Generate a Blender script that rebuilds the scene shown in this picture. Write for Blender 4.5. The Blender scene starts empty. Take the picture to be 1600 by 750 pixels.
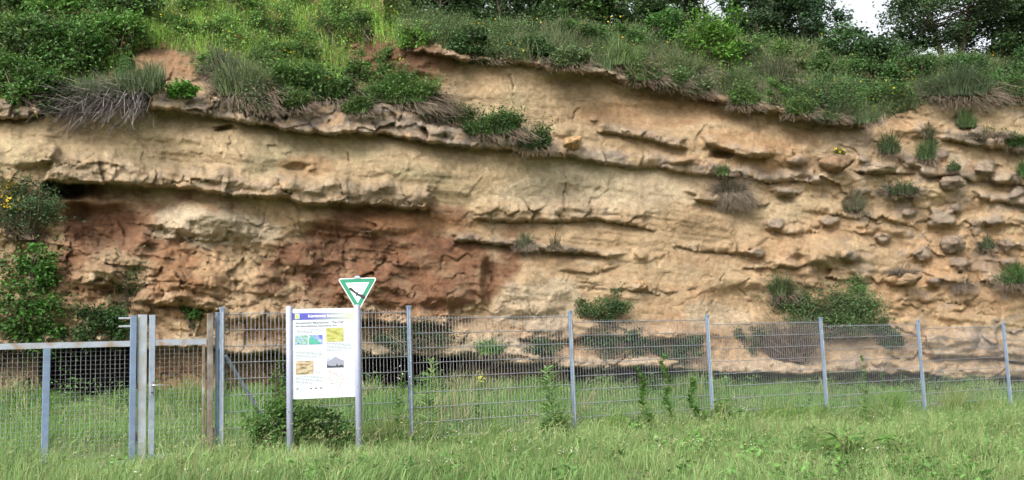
import bpy, math, random
import numpy as np
from mathutils import Vector, Matrix

S = bpy.context.scene
COL = S.collection
# ------------------------------------------------------------------ camera
F, W0, H0 = 1500.0, 1600.0, 750.0
PITCH = math.atan(180 / F); ROLL = math.radians(2.0)
CAM = np.array([0.0, 0.0, 1.3])
Rv = np.array([1.0, 0, 0]); Fv = np.array([0, math.cos(PITCH), math.sin(PITCH)]); Uv = np.array([0, -math.sin(PITCH), math.cos(PITCH)])
Rc = math.cos(ROLL) * Rv - math.sin(ROLL) * Uv
Uc = math.sin(ROLL) * Rv + math.cos(ROLL) * Uv
cd = bpy.data.cameras.new('camera'); cam = bpy.data.objects.new('camera', cd); COL.objects.link(cam)
cd.sensor_width = 36; cd.lens = 36 * F / W0; cd.clip_end = 3000; cd.clip_start = .1
m = Matrix.Identity(4)
for i in range(3):
    m[i][0] = Rc[i]; m[i][1] = Uc[i]; m[i][2] = -Fv[i]; m[i][3] = CAM[i]
cam.matrix_world = m
S.camera = cam
# ------------------------------------------------------------------ light
SUN_EL, SUN_AZ = math.radians(40), math.radians(210)   # azimuth clockwise from +Y (north)
w = bpy.data.worlds.new('World'); S.world = w; w.use_nodes = True
nt = w.node_tree; bg = nt.nodes['Background']
sky = nt.nodes.new('ShaderNodeTexSky'); sky.sky_type = 'NISHITA'; sky.sun_disc = False
sky.sun_elevation = SUN_EL; sky.sun_rotation = SUN_AZ; sky.dust_density = 5.0; sky.air_density = 1.0
hs = nt.nodes.new('ShaderNodeHueSaturation'); hs.inputs['Saturation'].default_value = .2; hs.inputs['Value'].default_value = 1.12
nt.links.new(sky.outputs[0], hs.inputs['Color']); nt.links.new(hs.outputs[0], bg.inputs[0])
bg.inputs[1].default_value = 0.15
sl = bpy.data.lights.new('sun', 'SUN'); sl.energy = 1.2; sl.angle = math.radians(24); sl.color = (1, .96, .9)
so = bpy.data.objects.new('sun', sl); COL.objects.link(so)
sd = Vector((math.sin(SUN_AZ) * math.cos(SUN_EL), math.cos(SUN_AZ) * math.cos(SUN_EL), math.sin(SUN_EL)))
so.rotation_euler = sd.to_track_quat('Z', 'Y').to_euler(); so.location = (0, -5, 30)
S.view_settings.view_transform = 'Standard'; S.view_settings.look = 'None'
S.view_settings.gamma = 1; S.view_settings.exposure = 0.88
S.render.engine = 'CYCLES'

rng = np.random.default_rng(7)
# ------------------------------------------------------------------ geometry of the view
def ray(px, py):
    """direction through a photo pixel, scaled so that y = 1"""
    a = (np.asarray(px, float) - 800) / F; b = (375 - np.asarray(py, float)) / F
    d = [Fv[i] + a * Rc[i] + b * Uc[i] for i in range(3)]
    return d[0] / d[1], d[2] / d[1]
def P(px, py, Y):
    rx, rz = ray(px, py); Y = np.asarray(Y, float)
    return np.stack([rx * Y, Y + 0 * rx, CAM[2] + rz * Y], -1)
def proj(p):
    v = np.asarray(p, float) - CAM
    z = v @ Fv
    return 800 + F * (v @ Rc) / z, 375 - F * (v @ Uc) / z
# ------------------------------------------------------------------ noise
def _h(ix, iy, iz, seed):
    n = (ix.astype(np.int64) * 374761393 + iy.astype(np.int64) * 668265263 + iz.astype(np.int64) * 1274126177 + seed * 974711) & 0xffffffff
    n = ((n ^ (n >> 13)) * 1274126177) & 0xffffffff
    n = (n ^ (n >> 16)) & 0xffffffff
    return n / 4294967295.0
def vn(x, y, seed=0):
    x = np.asarray(x, float); y = np.asarray(y, float)
    x, y = np.broadcast_arrays(x, y)
    ix = np.floor(x); iy = np.floor(y); fx = x - ix; fy = y - iy
    fx = fx * fx * fx * (fx * (fx * 6 - 15) + 10); fy = fy * fy * fy * (fy * (fy * 6 - 15) + 10)
    z = np.zeros_like(ix)
    a = _h(ix, iy, z, seed); b = _h(ix + 1, iy, z, seed); c = _h(ix, iy + 1, z, seed); d = _h(ix + 1, iy + 1, z, seed)
    return ((a + (b - a) * fx) * (1 - fy) + (c + (d - c) * fx) * fy) * 2 - 1
def fbm(x, y, o=4, seed=0, g=.5):
    t = 0; a = 1; s = 0
    for k in range(o):
        cs, sn = math.cos(k * .7), math.sin(k * .7)
        t = t + a * vn((x * cs - y * sn) * 2 ** k, (x * sn + y * cs) * 2 ** k, seed + k * 17); s += a; a *= g
    return t / s * 1.6
def ridge(x, y, o=4, seed=0):
    t = 0; a = 1; s = 0
    for k in range(o):
        t = t + a * (1 - np.abs(vn(x * 2 ** k, y * 2 ** k, seed + k * 31)) * 2); s += a; a *= .5
    return t / s
def voro(x, y, seed=0, jit=.9):
    ix = np.floor(x); iy = np.floor(y); z = np.zeros_like(ix)
    f1 = np.full(x.shape, 9.); f2 = np.full(x.shape, 9.); rid = np.zeros(x.shape); til = np.zeros(x.shape)
    for dx in (-1, 0, 1):
        for dy in (-1, 0, 1):
            cx = ix + dx; cy = iy + dy
            qx = cx + .5 + jit * (_h(cx, cy, z, seed) - .5); qy = cy + .5 + jit * (_h(cx, cy, z + 1, seed) - .5)
            d = np.hypot(x - qx, y - qy); r = _h(cx, cy, z + 2, seed)
            c = d < f1; tl_ = (_h(cx, cy, z + 3, seed) - .5) * (x - qx) * 2 + (_h(cx, cy, z + 4, seed) - .5) * (y - qy) * 2
            til = np.where(c, tl_, til)
            f2 = np.where(c, f1, np.minimum(f2, d)); rid = np.where(c, r, rid); f1 = np.where(c, d, f1)
    return f1, f2, rid, til
def ss(t): t = np.clip(t, 0, 1); return t * t * (3 - 2 * t)
# ------------------------------------------------------------------ mesh helpers
def link(name, me, mat=None, parent=None):
    o = bpy.data.objects.new(name, me); COL.objects.link(o)
    if mat is not None and me is not None:
        for mm in (mat if isinstance(mat, (list, tuple)) else [mat]): me.materials.append(mm)
    if parent is not None: o.parent = parent
    return o
def tag(o, label=None, cat=None, group=None, kind=None):
    if label: o['label'] = label
    if cat: o['category'] = cat
    if group: o['group'] = group
    if kind: o['kind'] = kind
    return o
def thing(name, loc, label, cat, group=None, rz=0):
    o = bpy.data.objects.new(name, None); COL.objects.link(o); o.location = [float(v) for v in loc]; o.rotation_euler = (0, 0, rz)
    o.empty_display_size = .2
    return tag(o, label, cat, group)
def qmesh(name, V, Q, C=None, smooth=False):
    """all-quad mesh straight from arrays; C one colour per vertex"""
    me = bpy.data.meshes.new(name); V = np.asarray(V, np.float32); Q = np.asarray(Q, np.int32)
    me.vertices.add(len(V)); me.vertices.foreach_set('co', V.ravel())
    me.loops.add(Q.size); me.loops.foreach_set('vertex_index', Q.ravel())
    me.polygons.add(len(Q)); me.polygons.foreach_set('loop_start', np.arange(0, Q.size, 4, dtype=np.int32))
    me.polygons.foreach_set('use_smooth', np.full(len(Q), smooth))
    me.update(calc_edges=True)
    if C is not None:
        at = me.color_attributes.new('col', 'FLOAT_COLOR', 'POINT')
        c4 = np.ones((len(V), 4), np.float32); c4[:, :3] = C; at.data.foreach_set('color', c4.ravel())
    me.validate(clean_customdata=False)
    return me
class MB:
    def __init__(s): s.v = []; s.f = []; s.n = 0
    def add(s, v, f):
        s.v += [tuple(map(float, p)) for p in v]; s.f += [tuple(i + s.n for i in q) for q in f]; s.n += len(v); return s
    def box(s, c, d, rz=0, ch=0):
        hx, hy, hz = d[0] / 2, d[1] / 2, d[2] / 2; ca, sa = math.cos(rz), math.sin(rz)
        if ch <= 0:
            p = [(sx * hx, sy * hy, sz * hz) for sz in (-1, 1) for sx, sy in ((-1, -1), (1, -1), (1, 1), (-1, 1))]; n = 4
        else:
            o = [(-hx + ch, -hy), (hx - ch, -hy), (hx, -hy + ch), (hx, hy - ch), (hx - ch, hy), (-hx + ch, hy), (-hx, hy - ch), (-hx, -hy + ch)]
            p = [(x, y, sz * hz) for sz in (-1, 1) for x, y in o]; n = 8
        v = [(c[0] + x * ca - y * sa, c[1] + x * sa + y * ca, c[2] + z) for x, y, z in p]
        f = [tuple(range(n))[::-1], tuple(range(n, 2 * n))] + [(i, (i + 1) % n, n + (i + 1) % n, n + i) for i in range(n)]
        return s.add(v, f)
    def tube(s, pts, r, n=8, cap=True):
        pts = [Vector(p) for p in pts]; rr = r if isinstance(r, (list, tuple)) else [r] * len(pts); v = []
        for i, p in enumerate(pts):
            t = (pts[min(i + 1, len(pts) - 1)] - pts[max(i - 1, 0)]).normalized()
            a = t.cross(Vector((0, 0, 1)) if abs(t.z) < .9 else Vector((1, 0, 0))).normalized(); b = t.cross(a)
            v += [p + (a * math.cos(2 * math.pi * k / n) + b * math.sin(2 * math.pi * k / n)) * rr[i] for k in range(n)]
        f = [(i * n + k, i * n + (k + 1) % n, (i + 1) * n + (k + 1) % n, (i + 1) * n + k) for i in range(len(pts) - 1) for k in range(n)]
        if cap: f += [tuple(range(n))[::-1], tuple((len(pts) - 1) * n + k for k in range(n))]
        return s.add(v, f)
    def prism(s, poly, y0, y1):     # polygon in x,z extruded along y
        n = len(poly)
        v = [(x, y0, z) for x, z in poly] + [(x, y1, z) for x, z in poly]
        f = [tuple(range(n)), tuple(range(n, 2 * n))[::-1]] + [(i, n + i, n + (i + 1) % n, (i + 1) % n) for i in range(n)]
        return s.add(v, f)
    def build(s, name, mat, parent=None, smooth=False):
        me = bpy.data.meshes.new(name); me.from_pydata(s.v, [], s.f)
        import bmesh
        b = bmesh.new(); b.from_mesh(me); bmesh.ops.recalc_face_normals(b, faces=b.faces); b.to_mesh(me); b.free()
        if smooth: me.polygons.foreach_set('use_smooth', [True] * len(me.polygons))
        return link(name, me, mat, parent)
# ------------------------------------------------------------------ materials
def mat(name, base=(.5, .5, .5), rough=.6, metal=0., noise=0., nscale=20., bump=0., attr=False, transl=0., bscale=None, dark=None, dscale=6, spec=.5):
    mt = bpy.data.materials.new(name); mt.use_nodes = True; n = mt.node_tree; N = n.nodes; L = n.links
    b = N['Principled BSDF']; b.inputs['Roughness'].default_value = rough; b.inputs['Metallic'].default_value = metal
    b.inputs['Specular IOR Level'].default_value = spec
    tc = N.new('ShaderNodeTexCoord')
    if attr:
        a = N.new('ShaderNodeAttribute'); a.attribute_name = 'col'; cs = a.outputs['Color']
    else:
        r = N.new('ShaderNodeRGB'); r.outputs[0].default_value = (*base, 1); cs = r.outputs[0]
    if dark is not None:
        nz = N.new('ShaderNodeTexNoise'); nz.inputs['Scale'].default_value = dscale; nz.inputs['Detail'].default_value = 6
        L.new(tc.outputs['Object'], nz.inputs['Vector'])
        rp = N.new('ShaderNodeValToRGB'); rp.color_ramp.elements[0].position = .48; rp.color_ramp.elements[1].position = .68
        L.new(nz.outputs[0], rp.inputs[0])
        mx = N.new('ShaderNodeMixRGB'); L.new(rp.outputs[0], mx.inputs[0]); L.new(cs, mx.inputs[1]); mx.inputs[2].default_value = (*dark, 1); cs = mx.outputs[0]
    if noise > 0:
        nz = N.new('ShaderNodeTexNoise'); nz.inputs['Scale'].default_value = nscale; nz.inputs['Detail'].default_value = 8; nz.inputs['Roughness'].default_value = .65
        L.new(tc.outputs['Object'], nz.inputs['Vector'])
        mr = N.new('ShaderNodeMapRange'); mr.inputs[1].default_value = .3; mr.inputs[2].default_value = .7; mr.inputs[3].default_value = 1 - noise; mr.inputs[4].default_value = 1 + noise
        L.new(nz.outputs[0], mr.inputs[0])
        vm = N.new('ShaderNodeVectorMath'); vm.operation = 'SCALE'; L.new(cs, vm.inputs[0]); L.new(mr.outputs[0], vm.inputs['Scale']); cs = vm.outputs[0]
    L.new(cs, b.inputs['Base Color'])
    if bump > 0:
        nz = N.new('ShaderNodeTexNoise'); nz.inputs['Scale'].default_value = bscale or nscale; nz.inputs['Detail'].default_value = 10; nz.inputs['Roughness'].default_value = .7
        L.new(tc.outputs['Object'], nz.inputs['Vector'])
        bp = N.new('ShaderNodeBump'); bp.inputs['Strength'].default_value = 1; bp.inputs['Distance'].default_value = bump
        L.new(nz.outputs[0], bp.inputs['Height']); L.new(bp.outputs[0], b.inputs['Normal'])
    if transl > 0:
        t = N.new('ShaderNodeBsdfTranslucent'); L.new(cs, t.inputs[0]); mx = N.new('ShaderNodeMixShader'); mx.inputs[0].default_value = transl
        L.new(b.outputs[0], mx.inputs[1]); L.new(t.outputs[0], mx.inputs[2]); L.new(mx.outputs[0], N['Material Output'].inputs[0])
    return mt
M_ROCK = mat('sandstone', rough=.95, attr=True, noise=.22, nscale=9, bump=.075, bscale=7, spec=.15)
def grain(mt, scale, amt, bd):
    N = mt.node_tree.nodes; L = mt.node_tree.links; b = N['Principled BSDF']; tc = N.new('ShaderNodeTexCoord')
    nz = N.new('ShaderNodeTexNoise'); nz.inputs['Scale'].default_value = scale; nz.inputs['Detail'].default_value = 6; nz.inputs['Roughness'].default_value = .75; L.new(tc.outputs['Object'], nz.inputs['Vector'])
    mr = N.new('ShaderNodeMapRange'); mr.inputs[1].default_value = .3; mr.inputs[2].default_value = .7; mr.inputs[3].default_value = 1 - amt; mr.inputs[4].default_value = 1 + amt; L.new(nz.outputs[0], mr.inputs[0])
    src = b.inputs['Base Color'].links[0].from_socket; vm = N.new('ShaderNodeVectorMath'); vm.operation = 'SCALE'; L.new(src, vm.inputs[0]); L.new(mr.outputs[0], vm.inputs['Scale']); L.new(vm.outputs[0], b.inputs['Base Color'])
    old = b.inputs['Normal'].links[0].from_socket; bp = N.new('ShaderNodeBump'); bp.inputs['Distance'].default_value = bd; L.new(nz.outputs[0], bp.inputs['Height']); L.new(old, bp.inputs['Normal']); L.new(bp.outputs[0], b.inputs['Normal'])
grain(M_ROCK, 34, .2, .02)
M_SOIL = mat('hillside_soil', rough=1, attr=True, noise=.3, nscale=6, bump=.04, spec=.1)
M_LEAF = mat('foliage', rough=.55, attr=True, transl=.3, spec=.35)
M_GRASS = mat('grass_blades', rough=.6, attr=True, transl=.35, spec=.25)
M_DRY = mat('dry_stems', rough=.9, attr=True, spec=.1)
M_BARK = mat('bark', (.09, .07, .05), rough=.95, noise=.4, nscale=12, bump=.02)
M_GROUND = mat('meadow_soil', (.12, .16, .05), rough=1, noise=.4, nscale=5, bump=.03, dark=(.13, .10, .05), dscale=2)
M_GALV = mat('galvanised_steel', (.33, .39, .48), rough=.5, metal=.35, noise=.16, nscale=14, dark=(.25, .29, .35), dscale=5)
M_GALV2 = mat('pale_galvanised_steel', (.38, .42, .46), rough=.55, metal=.3, noise=.18, nscale=9, dark=(.33, .31, .26), dscale=4)
M_GALVB = mat('blue_galvanised_steel', (.19, .26, .38), rough=.45, metal=.35, noise=.18, nscale=14, dark=(.18, .23, .31), dscale=7)
M_RUST = mat('rusty_steel', (.17, .135, .11), rough=.8, metal=.2, noise=.35, nscale=10, dark=(.30, .29, .27), dscale=3)
M_RAIL = mat('rust_stained_steel', (.36, .40, .46), rough=.55, metal=.3, noise=.15, nscale=14, dark=(.29, .19, .11), dscale=7)
M_WIRE = mat('galvanised_wire', (.27, .28, .31), rough=.5, metal=.3)
M_POSTL = mat('lilac_grey_tube', (.37, .39, .53), rough=.4, metal=.15, noise=.06, nscale=10)

# ================================================================== GROUND
FD = np.array([.876, .482]); FD /= np.linalg.norm(FD)          # fence direction
FP0 = np.array([-1.40, 13.1])                                   # post seen at x = 640
def fence_pt(t): return FP0 + FD * t                             # t metres along the fence
def fence_t(px, py=600):                                         # where the fence line is seen at column px
    rx, rz = ray(px, py)
    # FP0 + FD t = Y*(rx,1)
    return (FP0[0] - rx * FP0[1]) / (rx * FD[1] - FD[0])
CL_Y0, CL_K = 20.0, .35
def gz(X, Y):
    X = np.asarray(X, float); Y = np.asarray(Y, float)
    z = .17 - .034 * np.clip(X + 1.4, 0, 40) + .0 * Y
    back = (Y - (FP0[1] + (X - FP0[0]) * FD[1] / FD[0]))
    cb = (CL_Y0 + CL_K * X) - (FP0[1] + (X - FP0[0]) * FD[1] / FD[0])
    t = np.clip(back / np.clip(cb, 2.0, 20), 0, 1.3)
    z = z + (.62 - .018 * np.clip(X + 9, 0, 25)) * ss(t / 1.1)
    z = z - .12 * ss((9 - Y) / 8)
    n = .05 * fbm(X / 2.2, Y / 2.2, 3, 5)
    return z + n
xs = np.unique(np.concatenate([np.linspace(-900, -30, 12), np.linspace(-30, 40, 240), np.linspace(40, 900, 12)]))
ys = np.unique(np.concatenate([np.linspace(-900, 0, 12), np.linspace(0, 34, 150), np.linspace(34, 1200, 10)]))
GX, GY = np.meshgrid(xs, ys)
V = np.stack([GX, GY, gz(GX, GY)], -1).reshape(-1, 3)
def gridq(nr, nc):
    i = np.arange(nr * nc).reshape(nr, nc)
    return np.stack([i[:-1, :-1], i[:-1, 1:], i[1:, 1:], i[1:, :-1]], -1).reshape(-1, 4)
g = link('ground', qmesh('ground', V, gridq(len(ys), len(xs)), smooth=True), M_GROUND); tag(g, kind='structure')

# ================================================================== CLIFF
cx_ = np.concatenate([np.arange(-500, -40, 9), np.arange(-40, 1640, 1.75), np.arange(1640, 2150, 9)])
cy_ = np.arange(-130, 650, 2.0)[::-1]                           # bottom row first
PX, PY = np.meshgrid(cx_, cy_)
RX, RZ = ray(PX, PY)
D0 = CL_Y0 / (1 - CL_K * RX)
def I(x, pts, k=1): return np.interp(x, [p[0] for p in pts], [p[k] for p in pts])
L1 = [(560, 78), (640, 84), (690, 88), (735, 95), (800, 101), (850, 107), (890, 109), (940, 118), (1000, 131), (1040, 141), (1090, 151), (1130, 161), (1180, 172), (1230, 181), (1290, 190), (1340, 200), (1368, 208), (1430, 214), (1600, 225), (2150, 260)]
L2 = [(-500, 110), (0, 182), (60, 184), (110, 205), (225, 171), (250, 171), (300, 180), (350, 187), (400, 193), (440, 202), (480, 207), (520, 213), (560, 208), (600, 214), (640, 220), (680, 223), (720, 230), (760, 233), (800, 236), (835, 242), (895, 248), (930, 255), (985, 258), (1020, 260), (1060, 266), (1085, 272), (1120, 275), (1160, 278), (1250, 285), (1300, 288)]
L3 = [(76, 280), (110, 289), (150, 285), (190, 288), (240, 293), (290, 297), (340, 303), (400, 308), (440, 312), (470, 318), (520, 319), (560, 322), (600, 326), (640, 329), (676, 328)]
L3C = [(735, 339), (770, 343), (800, 345), (870, 348), (930, 346), (970, 350), (1025, 358)]
L2B = [(925, 205), (965, 214), (1010, 220), (1040, 225), (1078, 231)]
L2C = [(1098, 224), (1130, 234), (1170, 243), (1210, 247)]
L3B = [(1068, 306), (1110, 315), (1150, 322), (1180, 320), (1212, 318)]
L4 = [(700, 374), (740, 377), (780, 381), (830, 388), (880, 393), (920, 397), (968, 402)]
L7 = [(-500, 560), (0, 548), (85, 540), (200, 541), (240, 545), (330, 546), (345, 552), (440, 551), (470, 556), (560, 557), (640, 558), (705, 560), (750, 565), (780, 572), (835, 572), (895, 577), (1000, 576), (1060, 578), (1140, 581), (1200, 585), (1250, 588), (1295, 590), (1340, 586), (1400, 586), (1440, 588), (1520, 592), (1600, 592), (2150, 600)]
# incline map: slope of the face (rise over run)
l1top = I(cx_, [(0, -600), (560, 60)] + [(x, y - 14) for x, y in L1[2:]])
l1top = np.where(cx_ < 600, -600, l1top); l1top = np.where(cx_ > 1365, I(cx_, [(1365, 192), (1420, 164), (1480, 150), (1600, 160), (2150, 200)]), l1top)
l2top = I(cx_, [(-500, 90), (0, 148), (60, 150), (110, 168), (200, 140), (300, 135), (400, 148), (450, 160), (560, 165), (640, 182), (700, 196), (860, 228)])
mm = np.full(PX.shape, 7.0)
mm += 4 * fbm(PX / 300, PY / 120, 2, 3)
mm = np.clip(mm, 3.5, 12)
# terrace above the second ledge on the left
k = ss((700 - PX) / 120) * ss((l2top[None] - PY) / 12)
bank = I(cx_, [(-500, 0), (520, 0), (600, 118), (760, 165)])
k2 = k * np.where(PX > 540, ss((PY - bank[None]) / 20), 1)
mm = 1 / ((1 - k2) / mm + k2 / .95)
k = ss((l1top[None] - PY) / 10)
mm = 1 / ((1 - k) / mm + k / .8)
D = np.empty_like(D0); D[0] = D0[0]
for r in range(1, len(cy_)):
    e0 = RZ[r - 1]; e1 = RZ[r]; den = np.maximum(mm[r] - (e0 + e1) / 2, .12)
    D[r] = D[r - 1] * (1 + (e1 - e0) / den) + (D0[r] - D0[r - 1])
off = np.zeros_like(D)
col = np.zeros(D.shape + (3,))
vf1, vf2, vid, vtl = voro(PX / 58 + .35 * fbm(PX / 30, PY / 30, 3, 9), PY / 40 + .3 * fbm(PX / 30, PY / 30, 3, 19), 21)
wf1, wf2, wid, wtl = voro(PX / 22 + .35 * fbm(PX / 15, PY / 15, 2, 10), (PY - .1 * PX) / 14 + .3 * fbm(PX / 15, PY / 15, 2, 15), 22)
crk = ss((vf2 - vf1) / .09)
ledgeM = np.zeros_like(D); greyM = np.zeros_like(D)
def wob(seed, a=3.0): return a * (fbm(cx_ / 55, cx_ * 0 + seed, 3, seed) + .55 * fbm(cx_ / 13, cx_ * 0 + 3, 3, seed + 5)) * 1.1
def ledge(pts, p, thick, ramp, under, down, fl=30, fr=30, a=2.6, grey=.6, seed=1, blocks=.5):
    global off, ledgeM, greyM
    x0, x1 = pts[0][0], pts[-1][0]
    wgt = ss((cx_ - x0) / fl) * ss((x1 - cx_) / fr)
    ly = I(cx_, pts) + wob(seed, a); wgt = wgt[None] * np.ones_like(PX); nx = 14 * fbm(PX / 30, PY / 14, 3, seed + 60); wgt = ss((PX + nx - x0) / fl) * ss((x1 - PX + nx) / fr)
    th = thick(cx_) if callable(thick) else thick
    dn = down(cx_) if callable(down) else down
    un = under(cx_) if callable(under) else under
    pp = p(cx_) if callable(p) else p
    d = PY - ly[None]
    pk = float(np.max(pp)); pv = pp * (1 - blocks * .4 + blocks * .8 * vid) * (.97 + .06 * wid)
    thv = th * (1 + .25 * fbm(PX / 40, PY * 0, 2, seed + 3))
    a_ = ss((-d - thv) / ramp)
    p_s = .50; up = pv * p_s * (1 - a_) - (1 - crk) * .03 * (1 - a_)
    up -= pv * .22 * ss(1 + d / 5) * (d <= 0)
    up += (.025 * fbm(PX / 26, PY / 12, 3, seed + 8) + (.16 * vtl + .03 * wtl)) * (1 - a_) * min(1., .4 + pk)
    dv = dn * (1 + .3 * fbm(PX / 60, PY * 0, 2, seed + 4))
    lo = -(un * .28 if not callable(under) or under is not cave else un) * (1 - ss(d / dv))
    o = np.where(d <= 0, up, lo) * wgt
    off += o
    mk = np.where(d <= 1, (1 - a_), 0) * wgt
    ledgeM = np.maximum(ledgeM, mk); greyM = np.maximum(greyM, mk * grey)
cave = None
f = lambda pts: (lambda x: np.interp(x, [q[0] for q in pts], [q[1] for q in pts]))
ledge(L1[1:17], .75, 9, 6, f([(640, .15), (900, .4), (1000, .75), (1150, .9), (1368, .7)]), f([(640, 20), (900, 40), (1100, 60), (1368, 45)]), seed=1, grey=.45, a=4.0, blocks=1.)
ledge(L2[4:], f([(225, .75), (700, .8), (900, .5), (1300, .35)]), f([(225, 18), (400, 34), (600, 32), (700, 24), (900, 14), (1300, 8)]), 16,
      f([(225, .6), (350, .8), (700, .7), (900, .4), (1300, .25)]), f([(225, 45), (600, 60), (900, 40), (1300, 25)]), fl=20, seed=2, grey=.85, a=3.4)
ledge([(-500, 110), (0, 183), (35, 183), (70, 176)], .4, 20, 14, .9, 12, fl=10, fr=18, seed=3, grey=.8)
ledge(L3, .8, f([(76, 30), (300, 24), (500, 22), (676, 20)]), 22, f([(76, 3.4), (145, 3.0), (175, 1.0), (400, .55), (676, .45)]), f([(76, 34), (150, 28), (220, 50), (676, 40)]), fl=8, fr=10, seed=4, grey=.35, a=3)
ledge(L3C, .45, 16, 20, .32, 26, seed=5, grey=.1, a=3)
ledge(L2B, .5, 9, 10, .4, 18, fl=12, fr=12, seed=6, grey=.5)
ledge(L2C, .45, 11, 12, .5, 18, fl=12, fr=16, seed=7, grey=.3)
ledge(L3B, .35, 7, 12, .3, 20, fl=16, fr=18, seed=8, grey=.4)
ledge(L4, .5, 7, 7, .35, 22, fl=10, fr=20, seed=9, grey=.75, a=2)
ledge([(868, 422), (900, 424), (935, 430), (972, 414)], .22, 14, 14, .16, 10, fl=20, seed=31, grey=0, a=2)
ledge([(895, 446), (960, 450), (1030, 458), (1080, 453)], .1, 5, 16, .12, 8, seed=32, grey=0, a=3)
ledge([(1050, 385), (1120, 392), (1200, 400)], .2, 8, 14, .2, 14, seed=33, grey=0, a=4)
ledge([(1160, 418), (1240, 418), (1290, 414)], .15, 6, 14, .25, 12, seed=43, grey=0, a=4)
# right hand ledges
ledge([(1455, 219), (1500, 222), (1530, 226), (1570, 231), (1620, 238), (2150, 280)], .5, 11, 12, .4, 24, seed=10, grey=.7, a=3, fl=15)
ledge([(1345, 270), (1395, 273), (1425, 272)], .5, 12, 10, .35, 14, fl=8, fr=8, seed=11, grey=.85)
ledge([(1432, 274), (1468, 276), (1510, 281), (1550, 280), (1580, 290), (1620, 294), (2150, 330)], .45, 12, 12, .4, 18, fl=8, seed=12, grey=.6, a=4)
ledge([(1378, 298), (1410, 306), (1446, 311)], .45, 12, 8, .4, 16, fl=8, fr=8, seed=13, grey=.8)
ledge([(1520, 314), (1560, 316), (1620, 322), (2150, 350)], .4, 8, 10, .35, 16, fl=10, seed=14, grey=.7)
ledge([(1195, 300), (1230, 304), (1270, 300)], .25, 7, 10, .2, 14, fl=12, fr=12, seed=15, grey=.5)
ledge([(1250, 330), (1330, 338), (1400, 350), (1450, 352)], .2, 6, 14, .18, 16, seed=41, grey=.1, a=5)
ledge([(1180, 360), (1240, 366), (1300, 362)], .2, 7, 14, .2, 16, seed=42, grey=.1, a=5)
ledge([(1500, 352), (1560, 350), (1620, 356), (2150, 380)], .25, 7, 14, .25, 16, seed=44, grey=.2, a=4)
ledge([(1280, 432), (1320, 438), (1362, 440)], .35, 8, 12, .7, 16, fl=10, fr=12, seed=16, grey=.1)
ledge([(1530, 438), (1570, 443), (1620, 446), (2150, 450)], .45, 12, 12, .7, 34, fl=12, seed=17, grey=.3)
ledge([(1400, 466), (1470, 470), (1550, 480)], .15, 8, 14, .2, 16, seed=45, grey=.1, a=4)
# left lower big joints
ledge([(240, 478), (300, 482), (345, 488)], .3, 12, 14, .35, 12, seed=18, grey=.1, fl=12, fr=12, a=3)
ledge([(120, 440), (200, 448), (260, 440)], .2, 12, 16, .2, 12, seed=19, grey=0, fl=20, fr=20, a=5)
# lower alcove band
alc = [(330, 500), (440, 500), (560, 503), (640, 508), (705, 512)]
ledge(alc, .35, 16, 20, f([(330, .1), (540, .25), (570, 1.0), (690, 1.0), (705, .6)]), f([(330, 20), (570, 44), (705, 44)]), seed=20, grey=0, a=3, fl=10, fr=14)
ledge([(815, 530), (860, 532), (940, 528), (1000, 528), (1100, 532)], .25, 12, 14, .8, 40, seed=22, grey=.1, a=3, fl=12, fr=20)
ledge([(1170, 520), (1230, 528), (1290, 530), (1420, 528)], .2, 12, 16, .3, 26, seed=23, grey=.1, a=3)
ledge([(1440, 556), (1500, 556), (1565, 562), (1640, 566), (2150, 570)], .35, 26, 18, .5, 12, seed=24, grey=.2, a=3, fl=12)
# base lip and the hollows beneath it
cave = f([(-500, .6), (60, .6), (88, 5.5), (192, 5.5), (235, .35), (340, .3), (350, .8), (440, .9), (480, 5), (600, 6.0), (700, 5), (735, 1.5), (880, 1.1), (905, 2.6), (1010, 3.0), (1100, 1.6), (1180, 1.0), (1240, 1.8), (1330, 1.4), (1440, .7), (1500, .5), (1580, .9), (2150, 1)])
ledge(L7, .5, 13, 12, cave, 900, fl=1, fr=1, seed=25, grey=.25, a=3)
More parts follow.
